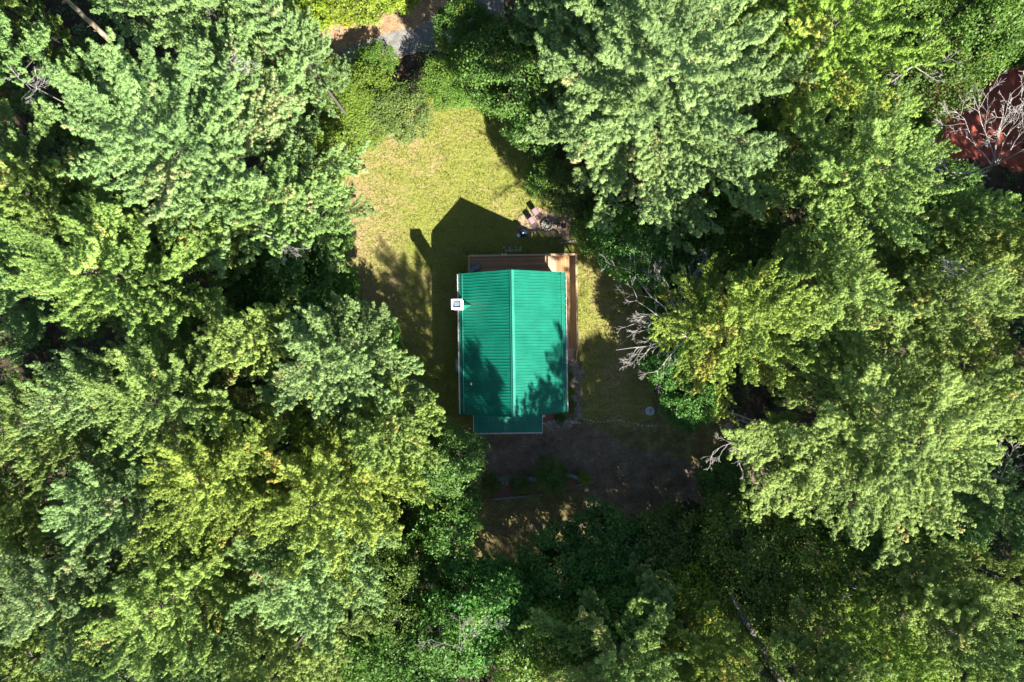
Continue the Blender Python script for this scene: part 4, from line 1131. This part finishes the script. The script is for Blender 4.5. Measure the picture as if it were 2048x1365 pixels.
snag('dead_tree', (1530, 850), 12, [(1425, 905, 11), (1460, 885, 12), (1450, 840, 12), (1475, 935, 11), (1520, 940, 11)], 'bare brown grey branches hanging below the yellowish pine at the driveway end', 6, 0.06)
snag('dead_tree', (1730, 1185), 10.5, [(1640, 1160, 11), (1700, 1120, 11), (1740, 1100, 11.5), (1680, 1200, 10.5), (1760, 1130, 11)], 'tangled grey dead branches in the lower right above the corner pines', 7, 0.028, mat='bark2')
snag('dead_tree', (2010, 960), 13, [(1990, 900, 14), (2030, 890, 14), (2040, 930, 14), (1985, 950, 13)], 'thin bare twigs at the right edge above the dark slender pine', 8, 0.04)
snag('dead_tree', (445, 125), 21.5, [(505, 122, 22), (490, 145, 22), (470, 112, 22), (465, 155, 22)], 'white bleached branches on top of the broad pale pine at the upper left', 9, 0.05, tr=.4)
snag('dead_tree', (50, 165), 19.5, [(95, 180, 21), (75, 190, 21), (30, 150, 21), (80, 145, 21)], 'white dead branches on the pale pine at the left edge', 10, 0.035, tr=.35)
snag('dead_tree', (920, 1300), 12.2, [(860, 1280, 13.5), (950, 1240, 13.8), (920, 1230, 14), (985, 1235, 13.5)], 'thin grey branching stems in the dark tree at the bottom left of centre', 11, 0.022, mat='bark2')
snag('dead_tree', (1950, 560), 21.5, [(1880, 540, 22), (1900, 520, 22), (1925, 620, 21), (1990, 540, 22), (1930, 590, 21.5)], 'scattered bleached branches in the olive pine at the right edge', 12, 0.04)
snag('dead_tree', (1830, 130), 15.5, [(1900, 120, 16), (1770, 175, 15.5), (1880, 165, 15.5), (1860, 90, 16)], 'pale twigs showing in the olive tree left of the red clay', 13, 0.035)
snag('dead_tree', (530, 470), 17, [(590, 520, 17), (520, 440, 18), (600, 500, 17)], 'bare branches poking out under the huge pine left of the lawn', 14, 0.04)
# fallen logs
def log(p0, p1, z0, z1, r, label, mat='log', seed=1):
    x0, y0 = W(*p0, z0); x1, y1 = W(*p1, z1); rng = random.Random(seed)
    a = Vector((x0, y0, z0)); c = Vector((x1, y1, z1)); b = MB(); n = 8
    pts = [a.lerp(c, i / n) + Vector((rng.uniform(-.04, .04), rng.uniform(-.04, .04), 0)) for i in range(n + 1)]
    b.tube(pts, [r * (1 - .25 * i / n) for i in range(n + 1)], 12)
    for k in range(5):
        t = rng.uniform(.2, .9); p = a.lerp(c, t); d = Vector((rng.uniform(-1, 1), rng.uniform(-1, 1), rng.uniform(.2, 1))).normalized()
        b.tube([p, p + d * r * 2.4], [r * .2, r * .12], 6)
    o = b.build('fallen_log' if z1 < 8 else 'leaning_trunk', M[mat], smooth=True); return tag(o, label, 'log' if z1 < 8 else 'tree trunk')
log((225, 86), (118, -14), 6.4, 7.0, 0.20, 'long pale fallen log lying diagonally at the upper left')
log((45, 794), (-20, 790), 3.0, 3.0, 0.17, 'short pale log in the dark gap at the left edge', seed=2)
log((1570, 1375), (1490, 1240), 9, 13.5, 0.20, 'grey leaning trunk at the bottom, left of the pale young pine', 'bark', 3)
log((1490, 1245), (1463, 1190), 13.5, 14.2, 0.10, 'thin upper end of a grey leaning stem at the bottom right', 'bark', 4)

# ------------------------------------------------------------------ undergrowth and grass
def undergrowth():
    R = np.random.RandomState(9)
    P_, N_, T_ = [], [], []
    cnt = 0
    while cnt < 2600:
        x = R.uniform(-50, 50); y = R.uniform(-34, 34)
        if clear_at(x, y): continue
        if any(clear_at(x + .8 * math.cos(a), y + .8 * math.sin(a)) for a in (0, 1.57, 3.14, 4.71)) and R.rand() < .35: continue
        cnt += 1
        big = R.rand() ** 2
        r = 0.35 + 1.3 * big; h = 0.3 + 2.6 * big; n = int(35 + 130 * big)
        d = unit(R.normal(0, 1, (n, 3)) + [0, 0, .5]); rad = R.uniform(.5, 1, (n, 1))
        q = d * rad * [r, r, h * .55] + [x, y, h * .5]
        q[:, 2] = np.clip(q[:, 2], .05, 5)
        P_.append(q); N_.append(unit(d + [0, 0, 1.0])); T_.append(np.clip(R.uniform(.1, .8) + R.normal(0, .12, n), 0, .88 if R.rand() > .04 else 1))
    V, tt = leaves(np.concatenate(P_), np.concatenate(N_), np.concatenate(T_), R, 0.105)
    o = mesh_obj('undergrowth', tri_mesh('undergrowth', V, tt, M['under'], 4)); o.color = (1, 1, 1, 1)
    tag(o, 'low leafy undergrowth covering the forest floor between the trees', 'undergrowth', kind='stuff')
undergrowth()
def grass():
    R = np.random.RandomState(19)
    lw = CLEAR[0]; yd = CLEAR[1]; n = 0; pos = []
    X = R.uniform(-16, 14, 90000); Y = R.uniform(-22, 22, 90000)
    dens = np.sin(X * 1.7 + 2 * np.sin(Y * .9)) * np.sin(Y * 1.9 + 1.3 * np.sin(X * 1.1))
    for x, y, d in zip(X, Y, dens):
        inl = in_poly(x, y, lw)
        if not inl and not (in_poly(x, y, yd) and R.rand() < .35 and not in_poly(x, y, CLEAR[2])): continue
        if -3.8 < x < 5.3 and -7.3 < y < 7: continue
        if R.rand() > .62 + .35 * d: continue
        pos.append((x, y, 0.0))
    pos = np.array(pos); m = len(pos); K = 3
    d = unit(R.normal(0, .55, (m, K, 3)) * [1, 1, .2] + [0, 0, .8])
    side = unit(np.cross(d, R.normal(0, 1, (m, K, 3)))); l_ = R.uniform(.04, .13, (m, K, 1)); w_ = R.uniform(.012, .03, (m, K, 1))
    p = pos[:, None, :] + R.normal(0, .03, (m, K, 3)) * [1, 1, 0]
    V = np.stack([p - side * w_, p + side * w_, p + d * l_], axis=2).reshape(-1, 3, 3)
    tt = np.clip(.3 + R.normal(0, .25, m * K) + (R.rand(m * K) < .07) * .6, 0, 1)
    o = mesh_obj('grass', tri_mesh('grass', V, tt, M['grassblade'], 3)); o.color = (1, 1, 1, 1)
    tag(o, 'short clumpy grass blades growing over the lawn and yard', 'grass', kind='stuff')
grass()

def litter():
    R = np.random.RandomState(29); pos = []
    X = R.uniform(-9, 22, 32000); Y = R.uniform(-22, 7, 32000)
    for x, y in zip(X, Y):
        d = in_poly(x, y, CLEAR[2]) or in_poly(x, y, CLEAR[3])
        if not (d or in_poly(x, y, CLEAR[1]) or (x > 6.5 and in_poly(x, y, CLEAR[0]))): continue
        if -3.4 < x < 2.4 and y > -7.2: continue
        if R.rand() > (.8 if math.sin(x * .8 + 2 * math.sin(y * .6)) > -.2 else .3): continue
        pos.append((x, y, 0.025 + R.uniform(0, .02)))
    pos = np.array(pos); n = len(pos)
    V, tt = leaves(pos, np.repeat(np.array([[0, 0, 1.6]]), n, 0), np.clip(R.uniform(0, 1, n), 0, 1), R, 0.038)
    o = mesh_obj('fallen_leaves', tri_mesh('fallen_leaves', V, tt, M['litter'], 4)); o.color = (1, 1, 1, 1)
    tag(o, 'tan and brown fallen leaves scattered over the driveway and the shaded yard', 'fallen leaves', kind='stuff')
litter()
